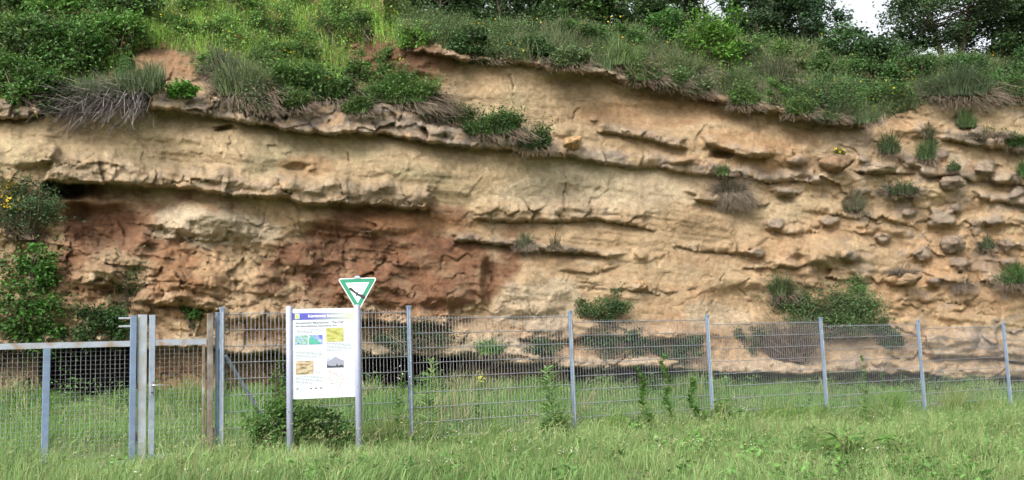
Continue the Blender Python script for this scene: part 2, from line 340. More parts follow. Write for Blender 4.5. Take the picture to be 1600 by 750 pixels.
# bulges and hollows (cx, cy, rx, ry, metres)
for bx, by, rx, ry, am in [(165, 355, 70, 38, -.55), (120, 330, 40, 20, -.35), (260, 375, 45, 25, -.3), (330, 350, 80, 34, .25), (150, 420, 70, 32, .25), (300, 430, 60, 40, .3), (245, 465, 50, 18, .2),
        (500, 370, 60, 30, -.2), (560, 400, 90, 35, -.22), (470, 405, 30, 20, .2), (640, 440, 60, 30, -.15), (415, 440, 34, 24, .22), (700, 450, 60, 30, .18), (765, 450, 18, 42, -.35),
        (830, 460, 60, 36, .25), (850, 500, 60, 24, .2), (930, 500, 50, 20, .12), (1060, 250, 25, 8, .2), (1125, 240, 22, 10, -.5), (1075, 250, 20, 10, .2), (1190, 238, 16, 9, .3), (895, 222, 16, 9, .3), (880, 205, 22, 10, .15),
        (1290, 395, 44, 26, .35), (1255, 400, 12, 24, -.2), (1300, 428, 40, 12, -.25), (1000, 398, 14, 10, .2), (1002, 447, 10, 9, .25), (1150, 470, 60, 30, -.2), (1400, 435, 24, 10, .35), (1230, 330, 60, 26, .15), (1360, 390, 40, 18, .14),
        (1480, 345, 30, 20, .14), (1440, 200, 40, 18, .3), (1500, 190, 26, 14, -.15), (110, 300, 34, 14, -.7), (465, 262, 22, 8, -.14), (485, 262, 10, 5, .1), (910, 472, 5, 4, -.35), (1500, 420, 50, 22, .2), (1540, 500, 60, 20, .15),
        (350, 200, 18, 5, -.4), (740, 545, 50, 14, .15), (990, 570, 60, 8, .1), (600, 350, 80, 16, .12), (50, 235, 50, 30, .3), (130, 240, 60, 26, .15), (640, 130, 60, 20, -.15), (1010, 180, 120, 24, -.18), (270, 104, 46, 18, .1)]:
    xx = (PX - bx) / rx + .22 * fbm(PX / rx * 1.1, PY / ry, 2, int(bx)); yy = (PY - by) / ry + .22 * fbm(PX / rx, PY / ry * 1.1, 2, int(by) + 50)
    off += am * (1 - ss(np.clip((np.hypot(xx, yy) - .3) / .8, 0, 1)))
# joints
def joint(pts, w_=1.0, dep=.07):
    global off
    pts = np.array(pts, float); best = np.full(PX.shape, 99.)
    wx = PX + 6 * fbm(PX / 18, PY / 18, 3, 77); wy = PY + 6 * fbm(PX / 18, PY / 18, 3, 78)
    for a, b in zip(pts[:-1], pts[1:]):
        ab = b - a; t = np.clip(((wx - a[0]) * ab[0] + (wy - a[1]) * ab[1]) / (ab @ ab), 0, 1)
        best = np.minimum(best, np.hypot(wx - a[0] - t * ab[0], wy - a[1] - t * ab[1]))
    off -= dep * (1 - ss(best / w_ / 1.8)) * np.clip(.6 + fbm(PX / 20, PY / 20, 2, 79), 0, 1.2)
for j in [[(212, 332), (240, 342), (272, 352), (295, 372), (325, 396), (350, 404)], [(122, 215), (124, 238)], [(800, 120), (802, 150), (812, 170)], [(545, 240), (548, 290)], [(878, 250), (880, 320), (876, 345)],
          [(905, 165), (895, 172), (893, 190)], [(880, 300), (930, 325), (990, 330)], [(895, 448), (960, 450), (1020, 462), (1085, 455)], [(685, 436), (730, 430), (760, 425)], [(770, 430), (782, 480)],
          [(1120, 460), (1108, 490), (1100, 505)], [(1030, 300), (1060, 318)], [(255, 440), (256, 480)], [(430, 480), (470, 470), (500, 478)], [(1140, 380), (1146, 410), (1130, 440)], [(820, 465), (836, 490), (842, 505)]]:
    joint(j)
# natural roughness: rough in the rubble to the right and below, smooth in the sand bands
rough = .55 + .45 * ss((PX - 1000) / 350) + .28 * ss((PY - 330) / 40) * ss((900 - PX) / 200)
calm = ss((PX - 600) / 60) * ss((1180 - PX) / 120) * ss((PY - 110) / 20) * ss((470 - PY) / 60)
rough = np.clip(rough + .3 * ledgeM, .3, 1.3) * .9 * (1 - .35 * calm)
qq = PY - .115 * PX
und = fbm(PX / 210, qq / 90, 3, 40) * .22
mid = fbm(PX / 60 + .5 * vn(PX / 40, PY / 40, 2), qq / 32, 3, 41) * .17 * rough ** 1.4
rough = rough * (1 - .22 * ss((PX - 1000) / 200) - .25 * ss((PY - I(cx_, L2)[None]) / 12) * ss((330 - PY) / 10) * ss((900 - PX) / 100))
rg = (ridge(PX / 30 + .6 * fbm(PX / 50, PY / 30, 2, 49), qq / 15, 3, 42) - .3) * .05 * rough
lay = fbm(PX / 70, qq / 4.5, 3, 43) * .022 * (.5 + .5 * rough)
fine = fbm(PX / 9, PY / 7, 3, 44, .6) * .016 * rough
blk = (wid - .5) * .07 * ss((rough - .7) / .4) + (1 - ss((wf2 - wf1) / .12)) * -.035 * ss((rough - .7) / .4)
# lumps: rounded knobs where the rock is rough
lump = np.clip(fbm(PX / 30, PY / 22, 3, 45), 0, 1) ** 1.2 * .20 * ss((rough - .6) / .5) * (1 - ledgeM) - np.clip(fbm(PX / 34, PY / 20, 3, 46) - .1, 0, 1) * .15 * ss((rough - .6) / .5) * (1 - ledgeM)
lump += (vid - .5) * .09 * ss((rough - .7) / .4) - (1 - crk) * .02 * (PY > 330)
pit = np.clip(fbm(PX / 6, PY / 5, 2, 47) - .8, 0, 1) * -.05 * 0
bq = qq / 17 + .5 * fbm(PX / 90, qq / 40, 3, 51) + .12 * fbm(PX / 14, qq / 10, 2, 52)
bfr = bq - np.floor(bq); bamp = _h(np.floor(bq), np.floor(PX / 130 + .6 * np.floor(bq) + .35 * fbm(PX / 20, PY / 20, 2, 53)), np.zeros_like(PX), 54)
bed = ((1 - bfr) ** .7 - .5) * -.0 + (bfr ** 1.6 - .35) * .17 * np.clip(bamp - .38, 0, 1) * 1.6
rz_ = ss((rough - .45) / .5)
facet = (vtl * .24 + wtl * .10) * (.15 + .85 * rz_) * (1 - ledgeM)
off += (bed * (.12 + .45 * rz_) * (1 - .5 * calm)) * (1 - ledgeM) + facet
NOD = [(1245, 250, 16, 10), (1470, 340, 26, 16), (1492, 326, 14, 9), (1345, 300, 14, 9), (1420, 250, 16, 12), (1530, 205, 16, 10), (1465, 240, 18, 10), (1540, 260, 20, 12), (1380, 372, 14, 9), (1440, 395, 16, 12), (1555, 345, 18, 10), (1500, 410, 20, 12), (1350, 250, 12, 8), (1295, 345, 18, 9), (1225, 300, 16, 9), (1590, 300, 16, 10), (1575, 410, 14, 9), (1460, 440, 16, 9), (1330, 400, 16, 10), (1210, 350, 16, 9), (1180, 395, 14, 9), (1420, 330, 12, 8)]
nodM = np.zeros_like(D)
for k_, (bx, by, rx, ry) in enumerate(NOD):
    dd = np.hypot((PX - bx) / rx, (PY - by) / ry) + .3 * fbm(PX / 12 + k_, PY / 9, 2, 150 + k_)
    m_ = 1 - ss((dd - .55) / .5); nodM = np.maximum(nodM, m_); off += m_ * .28 - .16 * np.exp(-((PX - bx) / rx) ** 2 - ((PY - by - ry * 1.3) / ry / .6) ** 2)
off += und + mid + rg + lay + fine + blk + lump + pit
TOPK = ss((l2top[None] - 4 - PY) / 20) * ss((640 - PX) / 60)
TOPK = np.maximum(TOPK, ss((l1top[None] - 4 - PY) / 12))
off *= 1 - .3 * TOPK
off += TOPK * (ridge(PX / 16, PY / 9, 3, 140) * .10 + .10 * vtl)
Ymap = D - off
Ymap = np.maximum(Ymap, 14)
CP = np.stack([RX * Ymap, Ymap, CAM[2] + RZ * Ymap], -1)
# ---- geological colour
cream = np.array([.47, .365, .215]); pale = np.array([.53, .44, .30]); tan = np.array([.42, .285, .16]); orange = np.array([.40, .215, .10])
red = np.array([.195, .098, .056]); grey = np.array([.33, .275, .215]); dgrey = np.array([.17, .15, .13]); olive = np.array([.36, .315, .18])
def mixc(c, t, k): return c * (1 - k[..., None]) + t * k[..., None]
def blob(cx, cy, rx, ry, seed, soft=.5):
    d = np.hypot((PX - cx) / rx, (PY - cy) / ry) + .38 * fbm(PX / 42, PY / 30, 4, seed)
    return 1 - ss((d - 1 + soft / 2) / soft)
n1 = fbm(PX / 110, qq / 34, 4, 60); n2 = fbm(PX / 30, qq / 11, 4, 61); n3 = fbm(PX / 220, PY / 120, 3, 62); n4 = fbm(PX / 8, PY / 6, 3, 63)
col = np.broadcast_to(tan, D.shape + (3,)).copy()
bandM = ss((PY - I(cx_, L2)[None]) / 10) * ss((I(cx_, L3[:-1] + L3C + [(1100, 340), (1300, 330)])[None] - 6 - PY) / 10) * ss((1150 - PX) / 200)
col = mixc(col, cream, np.clip(.5 + .55 * n1, 0, 1) * .85)
col = mixc(col, orange, ss((n3 * .7 + n2 * .4 - .1) / .7) * .32)
col = mixc(col, cream * .97, bandM * .75)
col = mixc(col, olive, bandM * ss((n1 + .1) / .8) * .6)
top2 = ss((PY - I(cx_, L1)[None]) / 6) * ss((I(cx_, L2)[None] - 12 - PY) / 10) * ss((PX - 640) / 30) * ss((1000 - PX) / 200)
col = mixc(col, cream, top2 * .6); col = mixc(col, olive, top2 * .35 * ss(n1 + .3))
for args, k_ in [((205, 385, 135, 85, 70), .85), ((590, 410, 190, 85, 71), .98), ((150, 350, 70, 36, 72), .8), ((470, 262, 40, 14, 73), .45), ((620, 105, 75, 26, 74), .75), ((1050, 172, 130, 24, 75), .4),
                 ((730, 420, 50, 60, 76), .8), ((1180, 215, 90, 20, 77), .35), ((640, 345, 90, 18, 79), .5), ((300, 440, 60, 50, 80), .5), ((420, 510, 60, 20, 83), .35), ((770, 130, 40, 40, 84), .2), ((280, 580, 70, 40, 85), .6), ((640, 600, 260, 30, 86), .5), ((1240, 400, 70, 50, 87), .25)]:
    kk = blob(*args) * k_ * np.clip(.9 + .35 * n2, 0, 1)
    col = mixc(col, red if k_ > .6 else orange, kk)
    if k_ > .6: col = mixc(col, orange * .8, kk * ss((n2 - .15) / .5) * .28); col = mixc(col, tan, kk * ss((n1 - .45) / .3) * .4)
# pale slabs
for args, k_ in [((330, 352, 95, 34, 90), .8), ((175, 420, 60, 28, 91), .4), ((850, 480, 80, 40, 92), .6), ((300, 200, 200, 40, 93), .3), ((1290, 395, 60, 30, 94), .3), ((960, 300, 160, 40, 95), .5), ((1100, 360, 120, 40, 96), .3), ((50, 235, 70, 45, 97), .4), ((1000, 570, 300, 12, 98), .5), ((780, 550, 60, 20, 99), .6), ((1120, 490, 60, 18, 100), .5)]:
    col = mixc(col, pale if k_ > .45 else cream, blob(*args) * k_)
# ledge rock: pale orange crust, grey weathered skin, dark lichen
lf = fbm(PX / 22, PY / 12, 4, 110)
col = mixc(col, tan * 1.08, ledgeM * .5)
col = mixc(col, grey, greyM * np.clip(.65 + .6 * lf, 0, 1))
col = mixc(col, pale * .95, ledgeM * ss((fbm(PX / 16, PY / 12, 4, 112) - .15) / .3) * .45)
col = mixc(col, dgrey, greyM * ss((fbm(PX / 14, PY / 10, 4, 111) - .1) / .35) * .65)
col = mixc(col, grey * .95, ss((PX - 1150) / 250) * ss((fbm(PX / 30, PY / 20, 4, 113) - .25) / .25) * .5)
col = mixc(col, grey * .85, nodM * .75)
col = mixc(col, olive * .7, blob(640, 545, 110, 22, 114) * .6)
# streaks running down the face
stx = fbm(PX / 5, PY / 90, 3, 120)
col *= (1 + .10 * np.clip(stx, -1, 1) * ss((rough - .2)))[..., None]
col *= (1 + .15 * n4 + .14 * fbm(PX / 60, PY / 50, 4, 64))[..., None]
# bank above the rock: soil and moss
soil = np.array([.16, .10, .055]); moss = np.array([.10, .12, .045])
bare = blob(255, 103, 62, 26, 130); col = mixc(col, orange * np.array([.95, 1.05, 1.1]), TOPK * bare); col = mixc(col, np.array([.22, .15, .09]), TOPK * bare * ss((fbm(PX / 14, PY / 9, 3, 133)) / .3) * .7)
kk = TOPK * (1 - bare)
col = mixc(col, np.array([.24, .15, .08]), kk * .8); col = mixc(col, moss, kk * ss((fbm(PX / 25, PY / 20, 3, 131) + .3) / .5) * .8)
bk = blob(618, 98, 74, 30, 134) * (PY < 150); col = mixc(col, np.array([.17, .095, .055]), bk * .9)
bk = np.clip(TOPK * bare, 0, 1); col = mixc(col, np.array([.27, .17, .10]), bk * .65)
col = np.clip(col * np.array([.84, .83, .86]), .01, .9)
# rim curve that parts cliff and hillside
rim = I(cx_, [(-500, 90), (0, 140), (60, 146), (110, 150), (170, 110), (230, 74), (310, 84), (340, 118), (420, 142), (470, 150), (530, 148), (556, 92), (600, 72), (690, 76), (800, 92), (890, 98), (1000, 118), (1130, 148), (1230, 168), (1365, 190), (1420, 170), (1480, 152), (1600, 165), (2150, 200)])
crest = I(cx_, [(-500, -128), (560, -128), (640, 20), (700, 40), (900, 45), (1200, 62), (1400, 88), (1600, 96), (2150, 130)])
isC = PY >= rim[None] - 1
nr, nc = PX.shape
Q = gridq(nr, nc)
pc = (isC[:-1, :-1]).reshape(-1)
vis = (PY >= crest[None])[:-1, :-1].reshape(-1)
def sub(mask):
    q = Q[mask]; u, inv = np.unique(q, return_inverse=True)
    return CP.reshape(-1, 3)[u], inv.reshape(-1, 4), col.reshape(-1, 3)[u]
v_, q_, c_ = sub(pc)
cl = link('cliff', qmesh('cliff', v_, q_, c_, smooth=True), M_ROCK); tag(cl, kind='structure')
v_, q_, c_ = sub(~pc & vis)
# plateau behind the crest
ri = np.argmax(PY < crest[None], axis=0); ri = np.clip(ri, 1, nr - 1)
cr = CP[ri, np.arange(nc)]
rows = [cr + np.array([0, dy, dz]) for dy, dz in ((-.02, -.05), (1.5, .15), (4, .3), (12, .4), (90, .4))]
rv = np.concatenate(rows); rq = gridq(5, nc)
hv = np.concatenate([v_, rv]); hq = np.concatenate([q_, rq + len(v_)]); hc = np.concatenate([c_, np.tile(np.array([.08, .10, .04]), (len(rv), 1))])
hl = link('hillside', qmesh('hillside', hv, hq, hc, smooth=True), M_SOIL); tag(hl, kind='structure')
del v_, q_, c_

def surf(px, py, lift=0.0):
    """point of the rock or the bank seen at a photo pixel"""
    px = np.atleast_1d(np.asarray(px, float)); py = np.atleast_1d(np.asarray(py, float))
    ci = np.clip(np.searchsorted(cx_, px) - 1, 0, nc - 2); fx = np.clip((px - cx_[ci]) / (cx_[ci + 1] - cx_[ci]), 0, 1)
    rf = np.clip((cy_[0] - py) / 2, 0, nr - 1.001); r0 = rf.astype(int); fy = rf - r0
    Yv = (Ymap[r0, ci] * (1 - fx) + Ymap[r0, ci + 1] * fx) * (1 - fy) + (Ymap[r0 + 1, ci] * (1 - fx) + Ymap[r0 + 1, ci + 1] * fx) * fy
    return P(px, py, Yv - lift)

# ================================================================== VEGETATION TOOLS
def jit(c, n, a=.2, hue=.06):
    c = np.asarray(c, float); b = 1 + a * rng.standard_normal((n, 1)); b = np.clip(b, .45, 1.7)
    h = 1 + hue * rng.standard_normal((n, 3)); return np.clip(c * b * h, .004, .9)
def blades(root, h, wd, lean, C, droop=.25, tipc=None):
    """grass blades: root Nx3, h N, wd N, lean Nx2 (horizontal travel / height)"""
    n = len(root); h = np.broadcast_to(h, n); wd = np.broadcast_to(wd, n)
    az = rng.uniform(0, 2 * np.pi, n); s = np.stack([np.cos(az), np.sin(az) * .5, np.zeros(n)], -1) * wd[:, None] / 2
    L3_ = np.concatenate([lean, np.zeros((n, 1))], 1)
    p0 = root; p1 = root + (np.array([0, 0, 1]) * .6 + L3_ * .35) * h[:, None]
    p2 = root + L3_ * h[:, None] + np.array([0, 0, 1]) * (h * (1 - droop * np.hypot(lean[:, 0], lean[:, 1])))[:, None]
    V = np.stack([p0 - s, p0 + s, p1 - s * .8, p1 + s * .8, p2 - s * .12, p2 + s * .12], 1).reshape(-1, 3)
    b = (np.arange(n) * 6)[:, None]
    Q = np.concatenate([b + np.array([0, 1, 3, 2]), b + np.array([2, 3, 5, 4])])
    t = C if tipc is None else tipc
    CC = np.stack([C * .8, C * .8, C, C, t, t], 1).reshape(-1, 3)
    return V, Q, CC
def leaves(c, size, C, up=.4, asp=.5):
    """kite-shaped leaves, two faces folded along the midrib"""
    n = len(c); size = np.broadcast_to(size, n)
    d = rng.standard_normal((n, 3)); d[:, 2] = d[:, 2] * .6 - .15; d /= np.linalg.norm(d, axis=1)[:, None]
    nn = rng.standard_normal((n, 3)) * .8 + np.array([0, -.25, up * 2]); s = np.cross(d, nn); s /= np.linalg.norm(s, axis=1)[:, None] + 1e-6
    nrm = np.cross(s, d)
    a = c - d * size[:, None] * .5; b = c + d * size[:, None] * .5
    l = c + (s * asp * .5 + nrm * .08) * size[:, None]; r = c + (-s * asp * .5 + nrm * .08) * size[:, None]
    V = np.stack([a, r, b, l], 1).reshape(-1, 3); Q = np.arange(4 * n).reshape(n, 4)
    return V, Q, np.repeat(C, 4, 0)
def stems(p0, p1, r0, r1, C, bend=.1):
    """thin three-sided stems with one bend"""
    n = len(p0); r0 = np.broadcast_to(r0, n); r1 = np.broadcast_to(r1, n)
    L = np.linalg.norm(p1 - p0, axis=1)[:, None]
    pm = (p0 + p1) / 2 + rng.standard_normal((n, 3)) * bend * L
    ang = np.array([0, 2.09, 4.19]); o = np.stack([np.cos(ang), np.sin(ang), 0.5 * np.sin(ang + 1)], -1)
    rings = [p0[:, None] + o * r0[:, None, None], pm[:, None] + o * ((r0 + r1) / 2)[:, None, None], p1[:, None] + o * r1[:, None, None]]
    V = np.concatenate(rings, 1).reshape(-1, 3); b = (np.arange(n) * 9)[:, None]; Q = []
    for k_ in (0, 3):
        for j in range(3): Q.append(b + np.array([k_ + j, k_ + (j + 1) % 3, k_ + 3 + (j + 1) % 3, k_ + 3 + j]))
    return V, np.concatenate(Q), np.repeat(C, 9, 0)
def join(parts):
    V = []; Q = []; C = []; n = 0
    for v, q, c in parts: V.append(v); Q.append(q + n); C.append(c); n += len(v)
    return np.concatenate(V), np.concatenate(Q), np.concatenate(C)
def vobj(name, parts, mt, parent=None, origin=None):
    v, q, c = join(parts)
    if origin is not None: v = v - np.asarray(origin)
    return link(name, qmesh(name, v, q, c), mt, parent)
GREYG = (.11, .155, .065); FRESH = (.10, .20, .035); DARKG = (.038, .076, .023); MIDG = (.055, .115, .025); YELG = (.17, .26, .05); DRYC = (.20, .16, .12); DEAD = (.17, .15, .14)

def tuft(px, py, wpx, hpx, label, green=1., dry=.4, c=GREYG, name='grass_tuft', cat='tuft', group='tufts growing on the rock ledges', flowers=0, dens=1., origin=None, droop=.6, leafy=0.):
    """clump of fine upright shoots with dry stalks hanging under it; px,py = where it is rooted"""
    o = surf(px, py)[0] + np.array([0, -.14, 0]) if origin is None else np.array(origin, float)
    sc = o[1] / F; Wd = wpx * sc; H = hpx * sc; dry = dry * .55
    t = thing(name, o, label, cat, group)
    n = int(max(60, 2.6 * wpx * hpx ** .5) * dens); parts = []
    a = rng.uniform(-1, 1, n); rr = rng.uniform(-1, 1, n)
    root = np.stack([a * Wd * .32, rr * Wd * .16 - .05, -.03 - .06 * rng.random(n)], -1)
    lean = np.stack([a * .5 * Wd / max(H, .05) * .7 + .25 * rng.standard_normal(n), -.15 + .3 * rng.standard_normal(n)], -1)
    h = H * rng.uniform(.35, 1.1, n) * (1 - .55 * np.abs(a) ** 1.5) * (.85 + .45 * fbm(a * 2.3 + px, rr * 1.2, 2, 60))
    cc = jit(c, n, .28, .1) * np.clip(1.1 + .45 * fbm(a * 3 + px, rr * 2, 2, 61), .5, 1.7)[:, None]
    ng = int(n * green)
    if ng > 10:
        parts.append(blades(root[:ng], h[:ng], rng.uniform(.012, .026, ng), lean[:ng], cc[:ng]))
        nl = int(ng * (2.2 + 3 * leafy)); i = rng.integers(0, ng, nl); tt = rng.uniform(.35, 1, nl)[:, None]
        tip = root[i] + np.stack([lean[i, 0] * h[i], lean[i, 1] * h[i], h[i]], -1) * tt + .02 * rng.standard_normal((nl, 3))
        parts.append(leaves(tip, rng.uniform(.03, .06, nl) * (1 + leafy), jit(c, nl, .3, .1) * 1.1, up=.5, asp=.35 + .25 * leafy))
        if flowers:
            i = rng.integers(0, ng, flowers); tip = root[i] + np.stack([lean[i, 0] * h[i], lean[i, 1] * h[i] - .05, h[i] * 1.0], -1)
            parts.append(leaves(tip, .07, jit((.75, .52, .02), flowers, .15, .03), asp=.9))
        vobj('foliage', parts, M_GRASS, t)
    nd = int(n * dry)
    if nd > 12:
        az = rng.uniform(-1, 1, nd); r0 = np.stack([az * Wd * .4, rng.uniform(-.3, .1, nd) * Wd * .3 - .03, rng.uniform(-.05, .1, nd) * H], -1)
        p1 = r0 + np.stack([az * Wd * .3 + .12 * Wd * rng.standard_normal(nd), -.15 * Wd * rng.random(nd) - .04, -H * droop * rng.uniform(-.5, 1, nd)], -1)
        vobj('dry_stems', [stems(r0, p1, .006, .003, jit(DRYC, nd, .3, .06), .16)], M_DRY, t)
    return t
def bush(px, py, wpx, hpx, label, c=MIDG, n=2500, leaf=.08, Y=None, name='bush', cat='bush', group=None, nclump=None, spread=1., flowers=0, dz=.6, twig=1., origin=None, fcol=(.75, .52, .02), droop=0, fsize=.06, lift=0.):
    """leafy shrub; px,py = its foot"""
    o = (surf(px, py)[0] if Y is None else P(px, py, Y)) if origin is None else np.array(origin, float)
    sc = o[1] / F; Wd = wpx * sc; H = hpx * sc
    t = thing(name, o, label, cat, group)
    nc_ = nclump or int(max(14, wpx * hpx / 230)); low_ = Y is None and origin is None
    if low_: o = o + np.array([0, -.22 * min(Wd, H) - lift, -.04])
    u = rng.standard_normal((nc_, 3)); u /= np.linalg.norm(u, axis=1)[:, None]; rad = rng.uniform(.35, 1, nc_)[:, None] ** .6
    cen = u * rad * np.array([Wd * .46, min(Wd, H) * dz * .5, H * .46]) + np.array([0, 0, H * .5])
    cen[:, 2] += H * .14 * rng.standard_normal(nc_) * spread
    cr_ = (.15 + .16 * rng.random(nc_)) * (Wd * H) ** .5 * .95 * spread
    tone = np.clip(1 + .26 * rng.standard_normal(nc_), .5, 1.6)
    i = rng.integers(0, nc_, n)
    g3 = rng.standard_normal((n, 3)); g3 /= np.linalg.norm(g3, axis=1)[:, None]; g3 *= rng.random((n, 1)) ** .45
    pts = cen[i] + g3 * cr_[i][:, None] * np.array([1.15, .9, .8])
    pts[:, 2] -= droop * np.abs(pts[:, 0]) ** 1.5
    cc = jit(c, n, .22, .08) * tone[i][:, None]
    parts = [leaves(pts, leaf * rng.uniform(.6, 1.3, n), cc)]
    # longer shoots that break the outline
    ns = max(8, nc_ * 2); j = rng.integers(0, nc_, ns); d = (cen[j] - np.array([0, 0, H * .35])); d /= np.linalg.norm(d, axis=1)[:, None] + 1e-6
    Ls = rng.uniform(.5, 1.3, ns)[:, None] * cr_[j][:, None] * 1.6; tip = cen[j] + (d + .35 * rng.standard_normal((ns, 3))) * Ls
    m_ = 9; tt = np.linspace(.3, 1, m_)
    lp = (cen[j][:, None] + (tip - cen[j])[:, None] * tt[None, :, None]).reshape(-1, 3) + leaf * .35 * rng.standard_normal((ns * m_, 3))
    parts.append(leaves(lp, leaf * rng.uniform(.5, 1.0, len(lp)), jit(np.array(c) * 1.2, len(lp), .2, .08)))
    if flowers:
        k_ = rng.integers(0, n, flowers)
        if flowers > 50: k_ = rng.choice(np.argsort(np.hypot(pts[:, 0] + .1 * Wd, (pts[:, 2] - .62 * H)) * (1 + .5 * rng.random(n)))[:max(flowers * 3, n // 5)], flowers)
        fp = pts[k_] + np.array([0, -.10, .03]); parts.append(leaves(fp, fsize, jit(fcol, flowers, .12, .02), asp=.9))
    vobj('foliage', parts, M_LEAF, t)
    nt_ = int(nc_ * 1.5 * twig) + 3; j = rng.integers(0, nc_, nt_)
    base = np.stack([rng.uniform(-.2, .2, nt_) * Wd, rng.uniform(-.1, .1, nt_) * Wd, np.full(nt_, -.05)], -1)
    vobj('stems', [stems(base, cen[j] + .3 * cr_[j][:, None] * rng.standard_normal((nt_, 3)), .012, .005, jit((.12, .09, .065), nt_, .2, .05), .09)], M_DRY, t)
    return t
def tree(px, pyb, pyt, wpx, Y, label, c=DARKG, n=7000, leaf=.14, trunks=1, name='tree', cat='tree', group='trees on top of the cliff', open_=0., low=.25, limbs=True, clump=None):
    """trunk and limbs with a crown of leaf clumps; pyb/pyt = rows of foot and top"""
    o = P(px, pyb, Y); sc = Y / F; H = (pyb - pyt) * sc; Wd = wpx * sc
    t = thing(name, o, label, cat, group)
    mb = MB(); nc_ = clump or int(26 + 16 * open_)
    u = rng.standard_normal((nc_, 3)); u /= np.linalg.norm(u, axis=1)[:, None]; rad = rng.uniform(.3, 1, nc_)[:, None] ** .55
    cz = H * (low + 1) / 2; hz = H * (1 - low) / 2
    cen = u * rad * np.array([Wd * .5, Wd * .4, hz]) + np.array([0, 0, cz])
    cr_ = (.13 + .10 * rng.random(nc_)) * Wd * (1 - .35 * open_)
    tone = np.clip(1 + .28 * rng.standard_normal(nc_), .45, 1.7)
    tops = []
    for k_ in range(trunks):
        bx = (k_ - (trunks - 1) / 2) * .35; lx = (k_ - (trunks - 1) / 2) * Wd * .28 + rng.uniform(-.1, .1) * Wd
        pts = [Vector((bx, 0, -.3)), Vector((bx + lx * .15, .05, H * .22)), Vector((bx + lx * .5, -.05, H * .45)), Vector((bx + lx * .8, .05, H * .68)), Vector((bx + lx, 0, H * .88))]
        mb.tube(pts, [.15 * H / 5, .12 * H / 5, .085 * H / 5, .05 * H / 5, .02 * H / 5], 7); tops.append(pts)
    for j in range(nc_):
        pts = tops[j % trunks]; f_ = min(.95, max(.2, (cen[j][2] / H) * .8)); s_ = f_ * 4; a = pts[min(3, int(s_))].lerp(pts[min(4, int(s_) + 1)], s_ - int(s_))
        b = Vector(cen[j]); mid_ = a.lerp(b, .5) + Vector((rng.normal() * .1, rng.normal() * .1, -.12))
        mb.tube([a, mid_, b], [.028 * H / 5, .018 * H / 5, .006], 4, cap=False)
    mb.build('trunk', M_BARK, t, smooth=True)
    i = rng.integers(0, nc_, n); g3 = rng.standard_normal((n, 3)); g3 /= np.linalg.norm(g3, axis=1)[:, None]; g3 *= rng.random((n, 1)) ** .5
    sub_ = 1 + .35 * np.sin(g3 * 9 + i[:, None])      # uneven clumps
    pts = cen[i] + g3 * sub_ * cr_[i][:, None] * np.array([1.2, 1, .75])
    vobj('crown', [leaves(pts, leaf * rng.uniform(.55, 1.3, n), jit(c, n, .22, .08) * tone[i][:, None])], M_LEAF, t)
    return t

# ================================================================== BACKGROUND TREES
T = tree
T(30, 40, -60, 150, 27, 'dark broad tree at the top left corner of the picture', n=6000, leaf=.16)
T(150, 30, -70, 150, 26.5, 'dark leafy tree on the slope above the bramble thicket', n=6000, leaf=.16)
T(690, 80, -60, 150, 24.5, 'dark tree at the left end of the wood on the cliff top', n=8000, leaf=.13, low=.1)
T(790, 82, -60, 150, 25, 'dark green tree directly above the upper left end of the rock rim', n=8000, leaf=.13, low=.1)
T(880, 70, -60, 140, 26, 'mid green tree behind the tall rim grass near the top centre', c=MIDG, n=7000, leaf=.13, low=.08)
T(970, 75, -50, 130, 27, 'dark rounded tree on the cliff top right of centre', n=7000, leaf=.13, low=.08)
T(1040, 80, -60, 120, 28, 'dark tree just behind the bright green sapling on the rim', n=6500, leaf=.14, low=.1)
T(1190, 105, -50, 130, 28, 'tall dark tree right of the bright green sapling', c=(.035, .07, .025), n=7500, leaf=.14, low=.08)
T(1262, 110, -40, 120, 28.5, 'blue green tree left of the open patch of sky', c=(.035, .075, .032), n=7500, leaf=.13, low=.06)
T(1330, 125, 40, 130, 27.5, 'low bushy tree below the open patch of sky', c=(.045, .095, .03), n=5500, leaf=.13, low=.04)
T(1400, 128, 50, 120, 28, 'low dense tree left of the tree with bare slanting trunks', c=(.045, .09, .03), n=5500, leaf=.13, low=.04)
T(1490, 125, -70, 205, 28, 'airy tree with two bare slanting trunks against the white sky', c=(.05, .095, .035), n=20000, leaf=.10, trunks=2, open_=.8, low=.3, clump=80)
T(1572, 120, -30, 150, 28.5, 'dark tree standing at the top right corner of the picture', c=(.045, .09, .028), n=13000, leaf=.105, low=.1)
T(1650, 130, -60, 150, 29, 'dark tree cut off by the right edge of the picture', n=5000, leaf=.15, low=.1)
for i, (px, w_, Y) in enumerate([(740, 230, 33), (930, 230, 34), (1110, 220, 35), (1215, 150, 36)]):
    T(px, 110, [-60, -60, -50, -30][i], w_, Y, ['dark tree deep in the wood behind the top left rim trees', 'dark tree deep in the wood behind the top centre trees', 'dark tree deep in the wood behind the bright green sapling', 'dark tree deep in the wood left of the open patch of sky'][i], n=7000, leaf=.2, low=.02)

